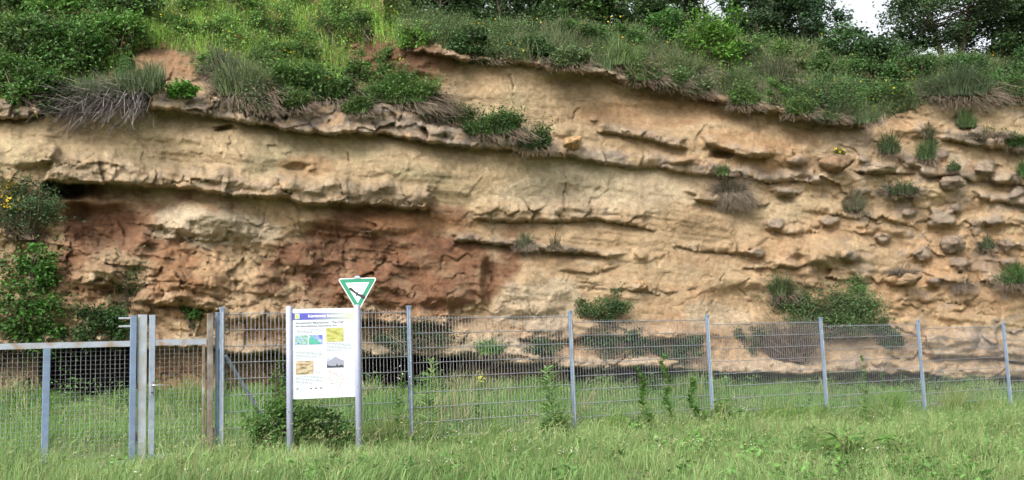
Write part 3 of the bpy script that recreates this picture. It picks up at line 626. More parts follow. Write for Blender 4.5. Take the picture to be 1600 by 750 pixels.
# ================================================================== SLOPE VEGETATION
B = bush
ug = 'undergrowth along the foot of the wood'
for x, y, w_, h_, c_, l_ in [(735, 92, 70, 44, (.05, .10, .03), 'dark undergrowth at the upper left end of the rock rim'), (830, 92, 80, 40, (.05, .10, .03), 'dark undergrowth above the left part of the rim grass'), (905, 78, 80, 44, (.06, .13, .03), 'round green undergrowth bush behind the tall rim grass'), (975, 84, 70, 44, (.07, .15, .035), 'fresh green undergrowth left of the glossy bush'),
        (1165, 108, 70, 50, (.055, .12, .03), 'undergrowth bush touching the right side of the sapling'), (1350, 132, 80, 44, (.065, .13, .035), 'mid green undergrowth below the open patch of sky'), (1420, 130, 90, 50, (.055, .115, .03), 'undergrowth left of the slanting bare trunks'), (1512, 130, 90, 44, (.055, .12, .03), 'undergrowth right of the slanting bare trunks'), (1590, 138, 80, 56, (.05, .11, .03), 'undergrowth below the dark tree at the top right corner')]:
    B(x, y, w_, h_, l_, c=c_, n=3000, leaf=.085, group=ug, dz=.8)
br = 'bramble bushes on the upper left bank'
B(25, 110, 130, 90, 'dark bramble bush on the left edge of the upper bank', c=(0.061, 0.128, 0.029), n=4500, leaf=.10, group=br)
B(40, 165, 120, 75, 'lower bramble bush hanging above the left edge ledge', c=(0.068, 0.141, 0.031), n=4000, leaf=.09, group=br, flowers=8)
B(110, 130, 120, 100, 'broad bramble bush with bright leaf tips, second from the left edge', c=(0.068, 0.154, 0.031), n=5000, leaf=.10, group=br)
B(95, 180, 90, 60, 'small dark bush left of the hanging grey shrub', c=(0.047, 0.096, 0.026), n=2600, leaf=.08, group=br)
B(180, 95, 100, 80, 'fresh green bush left of the bare orange earth patch', c=(0.095, 0.205, 0.039), n=3800, leaf=.09, group=br)
B(205, 50, 110, 90, 'dark bush above the bare orange earth patch', c=(0.054, 0.115, 0.029), n=4000, leaf=.10, group=br)
B(95, 50, 120, 80, 'light green bush below the dark top left trees', c=(0.101, 0.218, 0.039), n=3800, leaf=.10, group=br)
B(10, 30, 100, 70, 'green bush in the top left corner', c=(0.068, 0.141, 0.033), n=3000, leaf=.10, group=br)
sg = 'green shrubs on the sunny slope'
for x, y, w_, h_, c_, l_ in [(285, 55, 80, 40, (.10, .20, .04), 'light green shrub above the bare orange earth patch'), (350, 70, 80, 45, (.12, .22, .05), 'yellow green shrub on the open slope right of the bare earth patch'),
        (430, 60, 90, 50, (.11, .21, .045), 'bright shrub in the middle of the open slope'), (470, 105, 70, 45, (.09, .17, .04), 'mid green shrub on the slope above the grey weathered ledge'), (520, 70, 80, 55, (.10, .19, .045), 'shrub with thin tall twigs on the open slope'),
        (585, 62, 80, 50, (.085, .16, .04), 'soft green shrub at the foot of the dark wood'), (645, 78, 50, 36, (.12, .23, .04), 'small bright green shrub at the left foot of the dark wood'), (370, 20, 90, 40, (.12, .22, .05), 'pale green shrub near the top of the open slope'), (300, 20, 80, 40, (.09, .18, .035), 'mid green shrub near the top of the open slope, left of the pale one'),
        (480, 15, 90, 40, (.13, .24, .05), 'yellowish shrub at the top of the open slope')]:
    B(x, y, w_, h_, l_, c=c_, n=2200, leaf=.065, group=sg, flowers=rng.integers(0, 6))
for x, y, w_, h_, c_, l_ in [(600, 118, 60, 40, (.09, .17, .04), 'green shrub in front of the dark brown earth bank'), (655, 165, 50, 30, (.085, .16, .04), 'small green shrub below the dark brown earth bank'), (330, 118, 56, 40, (.11, .2, .05), 'light shrub on the right edge of the bare orange earth patch'), (205, 125, 50, 34, (.06, .13, .03), 'little shrub on the left edge of the bare orange earth patch'),
        (410, 118, 70, 44, (.11, .19, .055), 'soft shrub above the clump with purple dry stalks'), (550, 125, 60, 40, (.10, .19, .045), 'light green shrub above the broad flowering clump'), (545, 30, 90, 46, (.13, .25, .05), 'bright shrub at the top of the open slope next to the dark wood'), (425, 95, 70, 36, (.12, .22, .05), 'low pale shrub in the middle of the open slope')]:
    B(x, y, w_, h_, l_, c=c_, n=2600, leaf=.055, group=sg)
B(1110, 118, 100, 100, 'bright green leafy sapling on the rim in front of the dark wood', c=(.10, .22, .03), n=4200, leaf=.10, name='sapling', cat='sapling', twig=1.5)
B(1030, 70, 60, 55, 'glossy bush left of the bright green sapling', c=(.06, .14, .03), n=2500, leaf=.09)
B(1235, 125, 60, 60, 'yellow green slim bush on the rim right of the sapling', c=(.09, .17, .035), n=2000, leaf=.08)
B(1290, 120, 60, 45, 'light green bush below the open patch of sky', c=(.07, .15, .035), n=2000, leaf=.08)
B(1290, 185, 150, 70, 'tangled green bramble behind the right end of the rim ledge', c=(.065, .13, .04), n=4200, leaf=.07, flowers=14)
B(1375, 170, 100, 50, 'bramble with yellow flowers above the grey end of the rim ledge', c=(.07, .14, .035), n=3000, leaf=.07, flowers=14)
B(1560, 160, 90, 60, 'green bush above the row of grey stones at the right', c=(.06, .13, .03), n=2600, leaf=.08)
B(1215, 165, 50, 40, 'round bright bush sitting on the rim ledge', c=(.09, .18, .04), n=1500, leaf=.06)

def scatter(x0, x1, y0f, y1f, n):
    x = rng.uniform(x0, x1, n); y = rng.uniform(0, 1, n); return x, y0f(x) + (y1f(x) - y0f(x)) * y
# grass on the banks (stuff)
rimf = f(list(zip(cx_, rim))); crf = f(list(zip(cx_, crest)))
def bank_grass(name, x, y, h, c, lab=None, dn=.3, wdt=.022, dry=0.):
    p = surf(x, y); n = len(x); p[:, 2] -= .03
    lean = np.stack([.3 * rng.standard_normal(n), -.2 + .3 * rng.standard_normal(n)], -1)
    pn = fbm(x / 35, y / 25, 3, 200); cc = jit(c, n, .25, .1) * (1 + .35 * pn)[:, None]
    if dry: 
        kd = rng.random(n) < dry; cc[kd] = jit((.26, .22, .14), kd.sum(), .2, .05)
    pr = blades(p, h * rng.uniform(.4, 1.1, n) * (1 + .35 * pn), rng.uniform(.6, 1.3, n) * wdt, lean, np.clip(cc, .005, .9), droop=.35)
    return pr
parts = []
x, y = scatter(-60, 1700, lambda x: np.maximum(crf(x), -60), rimf, 52000)
k_ = (rng.random(len(x)) < .9) & ~((np.hypot((x - 262) / 44, (y - 104) / 18) < .7 + .5 * vn(x / 14, y / 9, 141)) | ((x > 545) & (x < 690) & (y > 70)))
x, y = x[k_], y[k_]
cA = np.where((x < 620)[:, None], np.array([[.21, .34, .06]]), np.array([[.14, .20, .08]]))
p = surf(x, y); n = len(x); p[:, 2] -= .03
pn = fbm(x / 40, y / 25, 3, 200); lean = np.stack([.3 * rng.standard_normal(n), -.2 + .3 * rng.standard_normal(n)], -1)
cc = cA * np.clip(1 + .25 * rng.standard_normal((n, 1)), .5, 1.6) * (1 + .3 * pn)[:, None]
kd = rng.random(n) < .12; cc[kd] = jit((.27, .23, .15), kd.sum(), .2, .05)
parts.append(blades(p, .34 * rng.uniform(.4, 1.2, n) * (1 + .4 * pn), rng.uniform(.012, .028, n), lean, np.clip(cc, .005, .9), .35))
# tall fringe along the right rim
x = rng.uniform(800, 1640, 22000); y = rimf(x) - rng.uniform(0, 1, len(x)) ** 1.2 * f([(800, 22), (900, 45), (1200, 40), (1400, 30), (1640, 30)])(x) + 2
dens = fbm(x / 38, x * 0, 3, 205); k_ = rng.random(len(x)) < .7 + .6 * dens; x, y = x[k_], y[k_]
parts.append(bank_grass('g', x, y, f([(800, .45), (900, .75), (1150, .6), (1250, .4), (1400, .35), (1640, .4)])(x), (.12, .165, .075), dry=.16, wdt=.018))
tag(vobj('bank_grass', parts, M_GRASS), 'grey green and dry grass covering the bank above the rock', 'grass', kind='stuff')
# small-leaved herbs between the grass (stuff)
x, y = scatter(-60, 1700, lambda x: np.maximum(crf(x), -60), rimf, 2600)
k_ = ~((np.hypot((x - 255) / 66, (y - 102) / 28) < 1) | ((x > 545) & (x < 690) & (y > 70))); x, y = x[k_], y[k_]
p = surf(x, y); cnt = 38; i = np.repeat(np.arange(len(x)), cnt); q = p[i] + rng.standard_normal((len(i), 3)) * np.array([.18, .14, .12]) * (.6 + .8 * rng.random((len(x), 1)))[i] + np.array([0, 0, .16])
cc = np.where((x < 640)[:, None], np.array([[.16, .28, .06]]), np.array([[.085, .145, .05]])) * np.clip(1 + .35 * rng.standard_normal((len(x), 1)), .4, 1.8)
pr = [leaves(q, rng.uniform(.03, .08, len(q)), np.clip(cc[i] * (1 + .2 * rng.standard_normal((len(i), 1))), .01, .9))]
fl = rng.random(len(x)) < .03; fp = np.repeat(p[fl], 4, 0) + rng.standard_normal((fl.sum() * 4, 3)) * .1 + np.array([0, -.1, .3])
pr.append(leaves(fp, .06, jit((.72, .50, .03), len(fp), .15, .03), asp=.9))
tag(vobj('bank_herbs', pr, M_LEAF), 'low leafy herbs with a few yellow flowers on the bank', 'herbs', kind='stuff')

# ------------------------------------------------ clumps you can tell apart
tg = 'tufts growing on the rock ledges'
tuft(1490, 152, 120, 58, 'large fine leaved grass clump on the rim at the right', c=(.085, .12, .06), dens=1.6, dry=.3)
tuft(1440, 150, 50, 30, 'dark clump at the left of the large fine leaved clump', c=(.07, .10, .05))
tuft(1580, 150, 60, 45, 'grey green clump on the rim near the right edge', c=(.10, .14, .06))
tuft(1200, 130, 90, 45, 'dry grass clump on the rim behind the rim ledge', c=(.13, .15, .08), dens=1.2)
tuft(1150, 140, 70, 40, 'grey green clump on the rim below the sapling', c=(.12, .17, .07))
tuft(960, 105, 110, 50, 'tall pale green grass clump on the rim right of centre', c=(.13, .19, .07), dens=1.5)
tuft(1060, 120, 90, 45, 'pale grass clump on the rim left of the sapling', c=(.13, .18, .07), dens=1.3)
tuft(1285, 188, 60, 24, 'low grey clump at the right end of the rim ledge', c=(.10, .14, .06))
tuft(1345, 192, 50, 26, 'tuft at the very tip of the rim ledge', c=(.11, .15, .07))
tuft(380, 150, 90, 66, 'grey green clump with purple dry stalks on the weathered ledge', c=(.13, .165, .08), dry=1., dens=1.2)
tuft(350, 120, 60, 50, 'dry grey clump right of the bare orange earth patch', c=(.13, .15, .09), dry=1.2)
tuft(290, 150, 44, 22, 'small vivid green cushion on the left of the weathered ledge', c=(.08, .19, .03), dry=.1, leafy=1.)
tuft(505, 158, 110, 62, 'broad green clump with yellow flowers on the weathered ledge', c=(.075, .14, .04), dry=.5, leafy=1., flowers=6, dens=1.4)
tuft(450, 140, 70, 45, 'fresh green clump left of the broad flowering one', c=(.09, .17, .045), dry=.4, leafy=.6)
tuft(625, 164, 140, 54, 'long green clump draped over the weathered ledge', c=(.085, .16, .04), dry=.9, leafy=.5, dens=1.3, flowers=4)
tuft(565, 165, 50, 34, 'small clump between the flowering clump and the long one', c=(.08, .14, .04), dry=.5, leafy=.4)
tuft(712, 192, 70, 40, 'clump with roots trailing down over the ledge at centre', c=(.08, .13, .04), dry=1.3, droop=1.3)
tuft(768, 210, 100, 42, 'dark green clump near the right end of the second ledge', c=(.065, .12, .035), dry=.6, leafy=.6)
tuft(835, 230, 60, 42, 'rounded clump at the right end of the clumps on the second ledge', c=(.07, .12, .04), dry=.5, leafy=.4)
tuft(1140, 300, 56, 34, 'grey withered clump hanging in the middle of the right face', green=.35, dry=2.2, c=(.12, .12, .08), droop=1.1)
tuft(1126, 272, 26, 18, 'tiny green clump just above the grey withered one', c=(.08, .12, .04))
tuft(820, 384, 32, 30, 'small withered clump on the thin grey ledge', green=.5, dry=1.5, c=(.12, .14, .08), droop=.5)
tuft(866, 388, 22, 34, 'thin dry stalks on the thin grey ledge', green=.2, dry=1.3, c=(.2, .17, .1), droop=.2)
tuft(1308, 240, 20, 12, 'tiny tuft with a yellow bloom on top of the jutting block', c=(.14, .17, .04), flowers=6, dry=.1)
tuft(1385, 238, 40, 38, 'grey green tuft below the tip of the rim ledge', c=(.085, .12, .05))
tuft(1442, 248, 34, 36, 'upright tuft right of the one below the rim ledge tip', c=(.085, .13, .05))
tuft(1446, 210, 22, 22, 'small brownish tuft on the pale knob at the right', c=(.12, .12, .06))
tuft(1505, 198, 38, 32, 'neat green tuft below the row of grey stones', c=(.10, .16, .06), dry=.15)
tuft(1535, 214, 60, 22, 'withered bramble on the uppermost right ledge', green=.25, dry=1.6, c=(.12, .12, .06), droop=.4)
tuft(1582, 228, 34, 26, 'dark green tuft on the uppermost right ledge at the edge', c=(.06, .12, .035), leafy=.6)
tuft(1485, 264, 26, 18, 'little tuft above the pale second right ledge', c=(.08, .12, .05))
tuft(1404, 302, 60, 24, 'flat dark clump on the small broken ledge at the right', c=(.07, .10, .045), dry=.5)
tuft(1330, 326, 44, 34, 'sparse upright stalks on the bare right face', c=(.15, .15, .09), dens=.5, dry=.3)
tuft(1535, 386, 32, 22, 'small dark clump left of the two knobs at the right', c=(.08, .10, .05), dry=.6)
tuft(1580, 440, 64, 34, 'green clump on the low ledge at the right edge', c=(.07, .13, .04), dry=.8)
tuft(1405, 428, 40, 24, 'withered fan of stalks on the little lower block', green=.1, dry=1.8, droop=-.2, c=(.15, .13, .1))
tuft(1500, 448, 36, 24, 'withered tuft on the lower right face', green=.15, dry=1.4, droop=.6, c=(.15, .13, .1))
tuft(1218, 458, 44, 36, 'olive tuft up and left of the big bush on the right face', c=(.09, .12, .05))
tuft(1594, 275, 26, 30, 'tuft cut by the right edge on the second right ledge', c=(.07, .12, .04))
tuft(1450, 225, 20, 18, 'tiny tuft between the pale knob and the upper right ledge', c=(.09, .12, .05))
tuft(766, 548, 50, 26, 'bright grass tuft on the pale block behind the fence', c=(.10, .20, .045), dry=.2)
for x, y, w_, h_, c_, l_ in [(672, 182, 60, 40, (.08, .15, .04), 'green clump joining the long draped clump to the one with trailing roots'), (890, 103, 70, 34, (.12, .17, .07), 'grey green clump on the left part of the rim ledge'), (752, 96, 60, 26, (.08, .12, .05), 'low dark clump at the left start of the rim ledge'), (1005, 126, 70, 36, (.11, .17, .06), 'green clump spilling over the middle of the rim ledge'),
        (1045, 136, 56, 32, (.10, .17, .055), 'clump spilling over the rim ledge left of the broken slabs'), (1085, 146, 50, 34, (.13, .17, .08), 'pale clump hanging over the rim ledge below the sapling'), (1160, 163, 56, 36, (.10, .17, .05), 'leafy clump hanging over the rim ledge right of the sapling'), (1245, 178, 50, 30, (.10, .16, .05), 'small clump on the rim ledge near its right end'),
        (405, 172, 60, 34, (.12, .15, .08), 'withered grey clump sitting low on the weathered ledge'), (460, 168, 60, 34, (.09, .15, .045), 'green clump at the lip of the weathered ledge left of centre'), (560, 176, 50, 30, (.09, .15, .045), 'green clump at the lip of the weathered ledge, right half')]:
    tuft(x, y, w_, h_, l_, c=c_, dry=.5, leafy=.5, dens=1.2)
# hanging grey shrub at the left
o = surf(165, 165)[0]
t = thing('hanging_shrub', o, 'big grey shrub with twigs hanging over the cliff at the upper left', 'shrub')
n = 900; a = rng.uniform(-1, 1, n); sc = o[1] / F
r0 = np.stack([a * 60 * sc + 12 * sc, rng.uniform(-.3, .2, n), rng.uniform(-.15, .35, n) - a * -.0], -1)
ends = np.stack([r0[:, 0] - rng.uniform(.1, .9, n) * .9 + .25 * (a > .5), r0[:, 1] - rng.uniform(.1, .5, n), r0[:, 2] - rng.uniform(-.15, .62, n)], -1)
vobj('dry_stems', [stems(r0, ends, .008, .004, jit(DEAD, n, .3, .04), .12)], M_DRY, t)
n = 1500; a = rng.uniform(-1, 1, n); r0 = np.stack([a * 62 * sc + 30 * sc, rng.uniform(-.35, .25, n), rng.uniform(0, .35, n) + .18 * a], -1)
vobj('foliage', [blades(r0, rng.uniform(.25, .5, n), rng.uniform(.012, .022, n), np.stack([.4 * rng.standard_normal(n) - .15, -.2 + .3 * rng.standard_normal(n)], -1), jit((.11, .155, .07), n, .25, .08))], M_GRASS, t)
# shrubs on the face
B(36, 372, 110, 100, 'shrub with bright yellow broom flowers at the left edge', c=(.07, .125, .05), n=5200, leaf=.05, flowers=170, fsize=.045, name='flowering_shrub', cat='shrub', twig=3, nclump=40)
B(10, 330, 70, 60, 'green shrub cut by the left edge above the broom flowers', c=(.05, .10, .03), n=1800, leaf=.06)
iv = 'climbing shrubs on the lower left rock'
B(30, 545, 130, 130, 'dense climbing shrub on the lower left rock', c=(.06, .15, .025), n=6500, leaf=.085, group=iv, dz=.4, twig=.4)
B(52, 455, 60, 70, 'upper tip of the climbing greenery at the lower left', c=(.065, .16, .028), n=2400, leaf=.075, group=iv, dz=.4)
B(150, 532, 120, 50, 'dark low greenery above the wide gate', c=(.035, .08, .02), n=2600, leaf=.075, group=iv, dz=.5)
B(198, 482, 56, 56, 'thin trailing creeper on the red rock above the wide gate', c=(.05, .11, .025), n=420, leaf=.07, group=iv, dz=.3, spread=1.4)
B(298, 510, 34, 34, 'small green plant on the rock above the narrow gate', c=(.06, .14, .03), n=800, leaf=.06, group=iv)
B(293, 484, 16, 30, 'little sprig just above the plant over the narrow gate', c=(.07, .16, .03), n=160, leaf=.05, group=iv)
B(1285, 518, 220, 64, 'widest green bush on the lower face, right of centre', c=(.09, .155, .055), n=19000, leaf=.06, twig=1, name='bush', nclump=80, lift=.5)
B(1338, 470, 34, 36, 'small fresh bush above the right part of the widest bush', c=(.09, .17, .05), n=900, leaf=.05)
B(1228, 562, 130, 66, 'grey leafless bush behind the fence under the widest green bush', c=(.13, .13, .09), n=1400, leaf=.04, twig=12, nclump=40, lift=.35)
B(1385, 542, 60, 40, 'green bush behind the fence right of the grey leafless one', c=(.07, .13, .04), n=2200, leaf=.055, twig=2, lift=.35)
B(1296, 528, 24, 22, 'small bright green bush behind the fifth fence post', c=(.09, .18, .04), n=500, leaf=.05)
B(945, 506, 86, 46, 'dark bush perched above the top wire in the middle of the fence', c=(.06, .11, .035), n=3600, nclump=26, leaf=.055)
al = 'dark bushes in the lower hollow'
B(960, 558, 120, 44, 'dark bush in the hollow below the perched bush', c=(.045, .09, .03), n=2600, leaf=.06, group=al, lift=.45)
B(1062, 562, 90, 38, 'dark bush in the hollow left of the fourth fence post', c=(.045, .09, .03), n=1900, leaf=.06, group=al, lift=.45)
B(850, 562, 60, 30, 'small dark bush in the hollow left of the third fence post', c=(.045, .085, .03), n=1000, leaf=.06, group=al, lift=.45)
B(640, 548, 130, 38, 'dark creeper in the hollow behind the second fence post', c=(.04, .08, .028), n=1500, leaf=.06, group=al, dz=.4, lift=.4)
B(1170, 545, 50, 34, 'olive bush in the hollow right of the fourth fence post', c=(.05, .085, .03), n=1200, leaf=.05, group=al, lift=.45)

# ================================================================== LOOSE ROCKS
def rock(px, py, wpx, hpx, label, c=(.30, .24, .17), lift=.0, deep=.9, group=None):
    o = surf(px, py + hpx * .45, lift)[0]; sc = o[1] / F; W_ = wpx * sc / 2; H_ = hpx * sc / 2
    nu, nv = 44, 26; U, Vv = np.meshgrid(np.linspace(0, 2 * np.pi, nu, endpoint=False), np.linspace(.02, np.pi - .02, nv))
    d = np.stack([np.cos(U) * np.sin(Vv), np.sin(U) * np.sin(Vv), np.cos(Vv)], -1)
    sd_ = int(px); dn = d.copy(); rr_ = np.full(d.shape[:2], 9.); g_ = np.random.default_rng(sd_)
    for k in range(15):
        a_ = g_.standard_normal(3); a_ /= np.linalg.norm(a_); dt = dn @ a_; rr_ = np.minimum(rr_, np.where(dt > .08, g_.uniform(.72, 1.0) / np.maximum(dt, .08), 9))
    d = d * np.minimum(rr_, 1.25)[..., None]
    r = 1 + .10 * fbm(dn[..., 0] * 2.3 + sd_, dn[..., 2] * 2.3 + dn[..., 1], 4, sd_)
    v = d * r[..., None] * np.array([W_, max(W_, H_) * deep, H_]) + np.array([0, 0, H_ * .9])
    idx = np.arange(nu * nv).reshape(nv, nu); q = np.stack([idx[:-1], np.roll(idx, -1, 1)[:-1], np.roll(idx, -1, 1)[1:], idx[1:]], -1).reshape(-1, 4)
    n_ = fbm(d[..., 0] * 3 + sd_, d[..., 2] * 3, 3, sd_ + 4)
    n5 = fbm(d[..., 0] * 9 + sd_, d[..., 2] * 9 + d[..., 1] * 4, 3, sd_ + 9)
    cc = np.array(c) * np.array([.9, .76, .62]) * (1 + .4 * n_ + .3 * n5)[..., None]
    ob = link('rock', qmesh('rock', v.reshape(-1, 3), q, np.clip(cc, .02, .8).reshape(-1, 3), smooth=True), M_ROCK); ob.location = o.tolist()
    return tag(ob, label, 'rock', group)
rg_ = 'loose rocks on the right face'
rock(1309, 254, 46, 30, 'dark jutting block with a yellow bloom on top', c=(.24, .19, .14), lift=.3, group=rg_)
rock(1486, 382, 38, 26, 'grey knob left of its smaller neighbour on the lower right face', c=(.22, .20, .18), lift=.15, group=rg_)
rock(1574, 384, 26, 20, 'smallest grey knob near the right edge', c=(.22, .20, .18), lift=.15, group=rg_)
rock(1416, 438, 46, 18, 'flat block under the withered fan of stalks', c=(.33, .27, .2), lift=.2, group=rg_)
rock(1486, 286, 40, 20, 'grey block under the pale second right ledge', c=(.24, .22, .2), lift=.25, group=rg_)
rock(1509, 157, 18, 14, 'left stone in the row of three grey stones', c=(.24, .22, .22), group='three grey stones in a row'); rock(1535, 158, 20, 13, 'middle stone in the row of three grey stones', c=(.24, .22, .22), group='three grey stones in a row'); rock(1561, 159, 24, 15, 'right stone in the row of three grey stones', c=(.24, .22, .22), group='three grey stones in a row')
rock(895, 222, 30, 20, 'rounded boulder at the end of the clumps on the second ledge', c=(.44, .33, .21), lift=.1)
rock(1190, 239, 34, 16, 'pale rounded boulder right of the small cave', c=(.42, .32, .21), lift=.15)
rock(1002, 447, 18, 16, 'small round pebble stuck in the lower middle face', c=(.40, .29, .18), lift=.05)
rock(1372, 266, 44, 13, 'long grey slab on the pale right ledge', c=(.36, .33, .28), lift=.2)

# ================================================================== FENCE
def fp3(t, z, n=0.0):                   # point on the fence line, n metres towards the camera
    p = fence_pt(t); q = p + np.array([FD[1], -FD[0]]) * n
    return np.array([q[0], q[1], z])
FA = math.atan2(FD[1], FD[0])
post_px = [346, 639, 892, 1107, 1285, 1437, 1571]
post_t = [fence_t(p, 570) for p in post_px]
post_t.append(post_t[-1] + 2.52); post_t.append(post_t[-1] + 2.52)
tops = [1.96, 1.872, 1.788, 1.714, 1.64, 1.56, 1.48, 1.40]
print('post spacing', np.diff(post_t))
t0 = fence_pt(post_t[0])
fn = thing('mesh_fence', (t0[0], t0[1], gz(*t0)), 'galvanised double rod mesh fence stepping down to the right along the meadow', 'fence')
O = np.array(fn.location)
for i, tt in enumerate(post_t):
    zt = (tops[i - 1] if i else tops[0]) + .045; p = fence_pt(tt); zb = float(gz(*p)) - .3
    mb = MB(); c = fp3(tt, (zt + zb) / 2, .035) - O; mb.box(c, (.054, .042, zt - zb), FA, .005)
    po = mb.build('fence_post', M_GALVB, fn)
    mb = MB(); c = fp3(tt, (zt + zb) / 2 + .1, .064) - O; mb.box(c, (.022, .006, zt - zb - .3), FA); mb.build('clamp_strip', M_GALV2, po)
    mb = MB(); c = fp3(tt, zt + .004, .035) - O; mb.box(c, (.066, .051, .012), FA); mb.build('cap', M_GALV, po)
    for k in range(6):
        mb = MB(); a = fp3(tt, zt - .12 - k * .31, .065) - O; b = fp3(tt, zt - .12 - k * .31, .082) - O; mb.tube([a, b], .011, 6); mb.build('bolt', M_GALV2, po)
for i in range(len(post_t) - 1):
    z1 = tops[i]; a, b = post_t[i] + .012, post_t[i + 1] - .012; mb = MB()
    for k in range(10):
        z = z1 - .03 - .2 * k
        if z < .12: continue
        for s in (-.009, .009):
            mb.tube([fp3(a, z, s) - O, fp3(b, z, s) - O], .005, 4)
    n_ = int(round((b - a) / .05))
    zb = z1 - 1.83
    for k in range(n_ + 1):
        u = a + (b - a) * k / n_; dx = rng.normal() * .001
        mb.tube([fp3(u, zb, 0) - O, fp3(u + dx, z1, 0) - O], .0027, 3)
    mb.build('mesh_panel', M_WIRE, fn)
mb = MB(); mb.tube([fp3(post_t[0] + .06, 1.42, -.05) - O, fp3(post_t[0] + .75, .35, -.35) - O], .022, 8); mb.build('brace', M_GALV, fn)
tag(fn.children[-1], None)

# ================================================================== GATES
def gate_box(mb, t, z0, z1, w_, d_, O, n=0, ch=.004):
    mb.box(fp3(t, (z0 + z1) / 2, n) - O, (w_, d_, z1 - z0), FA, ch); return mb
def hrail(mb, ta, tb, z, h, d_, O, n=0):
    mb.box(fp3((ta + tb) / 2, z, n) - O, (tb - ta, d_, h), FA); return mb
def gmesh(name, ta, tb, z0, z1, O, par, n=0, r=.0016):
    mb = MB(); k = int((tb - ta) / .05)
    for i in range(1, k): u = ta + (tb - ta) * i / k; mb.tube([fp3(u, z0, n) - O, fp3(u, z1, n) - O], r, 3)
    j = int((z1 - z0) / .05)
    for i in range(1, j): z = z0 + (z1 - z0) * i / j; mb.tube([fp3(ta, z, n + .004) - O, fp3(tb, z, n + .004) - O], r, 3)
    return mb.build(name, M_WIRE, par)
tl = lambda px: fence_t(px, 600)
def zat(px, py):                       # height on the fence plane of a photo pixel
    rx, rz = ray(px, py); t = fence_t(px, py); return CAM[2] + rz * fence_pt(t)[1]
zr = zat(205, 537); ztop = zat(207, 493)
tA, tM, tL0 = tl(207), tl(72), tl(-95)
p = fence_pt(tA); O = np.array([p[0], p[1], float(gz(*p))]); wg = thing('wide_gate', O, 'wide grey steel double gate leaf with wire mesh at the left edge', 'gate')
zg = float(gz(*p))
mb = MB(); gate_box(mb, tA, zg + .0, ztop, .068, .06, O, .02); mb.build('stile', M_GALVB, wg)
mb = MB(); gate_box(mb, tM, zg + .0, zr - .034, .075, .055, O, .02); mb.build('stile', M_GALVB, wg)
mb = MB(); gate_box(mb, tL0, zg + .0, zr + .03, .075, .055, O, .02); mb.build('stile', M_GALVB, wg)
mb = MB(); hrail(mb, tL0 + .04, tA - .036, zr, .066, .055, O, .02); mb.build('top_rail', M_RAIL, wg)
mb = MB(); hrail(mb, tL0 + .04, tM - .039, zg + .03, .055, .045, O, .02); mb.build('bottom_rail', M_GALV, wg); mb = MB(); hrail(mb, tM + .039, tA - .036, zg + .03, .055, .045, O, .02); mb.build('bottom_rail', M_GALV, wg)
gmesh('wire_mesh', tL0 + .04, tM - .04, zg + .1, zr - .03, O, wg); gmesh('wire_mesh', tM + .04, tA - .036, zg + .1, zr - .03, O, wg)
for zz in (ztop - .03, ztop - .125): mb = MB(); mb.box(fp3(tA - .1, zz, .02) - O, (.13, .012, .022), FA); mb.build('stop_tab', M_GALV2, wg)
# middle post
tP = tl(222); p = fence_pt(tP); O = np.array([p[0], p[1], float(gz(*p))])
gp = thing('gate_post', O, 'pale square steel post between the wide gate and the narrow gate', 'post')
mb = MB(); gate_box(mb, tP, zg - .3, ztop + .01, .095, .08, O, -.02); mb.build('shaft', M_GALV2, gp)
mb = MB(); mb.box(fp3(tP - .06, zg + .32, .0) - O, (.03, .04, .10), FA); mb.build('hinge_lug', M_RUST, gp); mb = MB(); mb.box(fp3(tP - .06, zr - .5, .0) - O, (.03, .04, .06), FA); mb.build('hinge_lug', M_RUST, gp)
# narrow gate
tS, tH = tl(237), tl(328); p = fence_pt((tS + tH) / 2); O = np.array([p[0], p[1], zg])
ng_ = thing('narrow_gate', O, 'narrow pedestrian gate with door handle and fine wire mesh', 'gate')
mb = MB(); gate_box(mb, tS, zg + .03, ztop + .005, .066, .05, O, .0); mb.build('stile', M_GALV, ng_)
mb = MB(); gate_box(mb, tH - .075, zg + .03, zr - .03, .03, .045, O, .0); mb.build('stile', M_RUST, ng_)
mb = MB(); hrail(mb, tS + .035, tH - .05, zr + .005, .07, .05, O, 0); mb.build('top_rail', M_RAIL, ng_)
mb = MB(); hrail(mb, tS + .035, tH - .092, zg + .07, .05, .045, O, 0); mb.build('bottom_rail', M_GALV, ng_)
gmesh('wire_mesh', tS + .035, tH - .09, zg + .09, zr - .03, O, ng_)
zh = zat(237, 602)
mb = MB(); mb.box(fp3(tS, zh - .035, .03) - O, (.035, .008, .17), FA, .004); lp = mb.build('lock_plate', M_WIRE, ng_)
mb = MB(); mb.tube([fp3(tS, zh, .03) - O, fp3(tS, zh, .075) - O, fp3(tS + .02, zh, .082) - O, fp3(tS + .125, zh - .002, .082) - O], .009, 8); mb.build('handle', mat('brushed_aluminium', (.6, .6, .6), .3, .7), lp, True)
mb = MB(); mb.tube([fp3(tS, zh - .085, .034) - O, fp3(tS, zh - .085, .04) - O], .011, 10); mb.build('keyhole', mat('dark_keyhole', (.03, .03, .03)), lp)
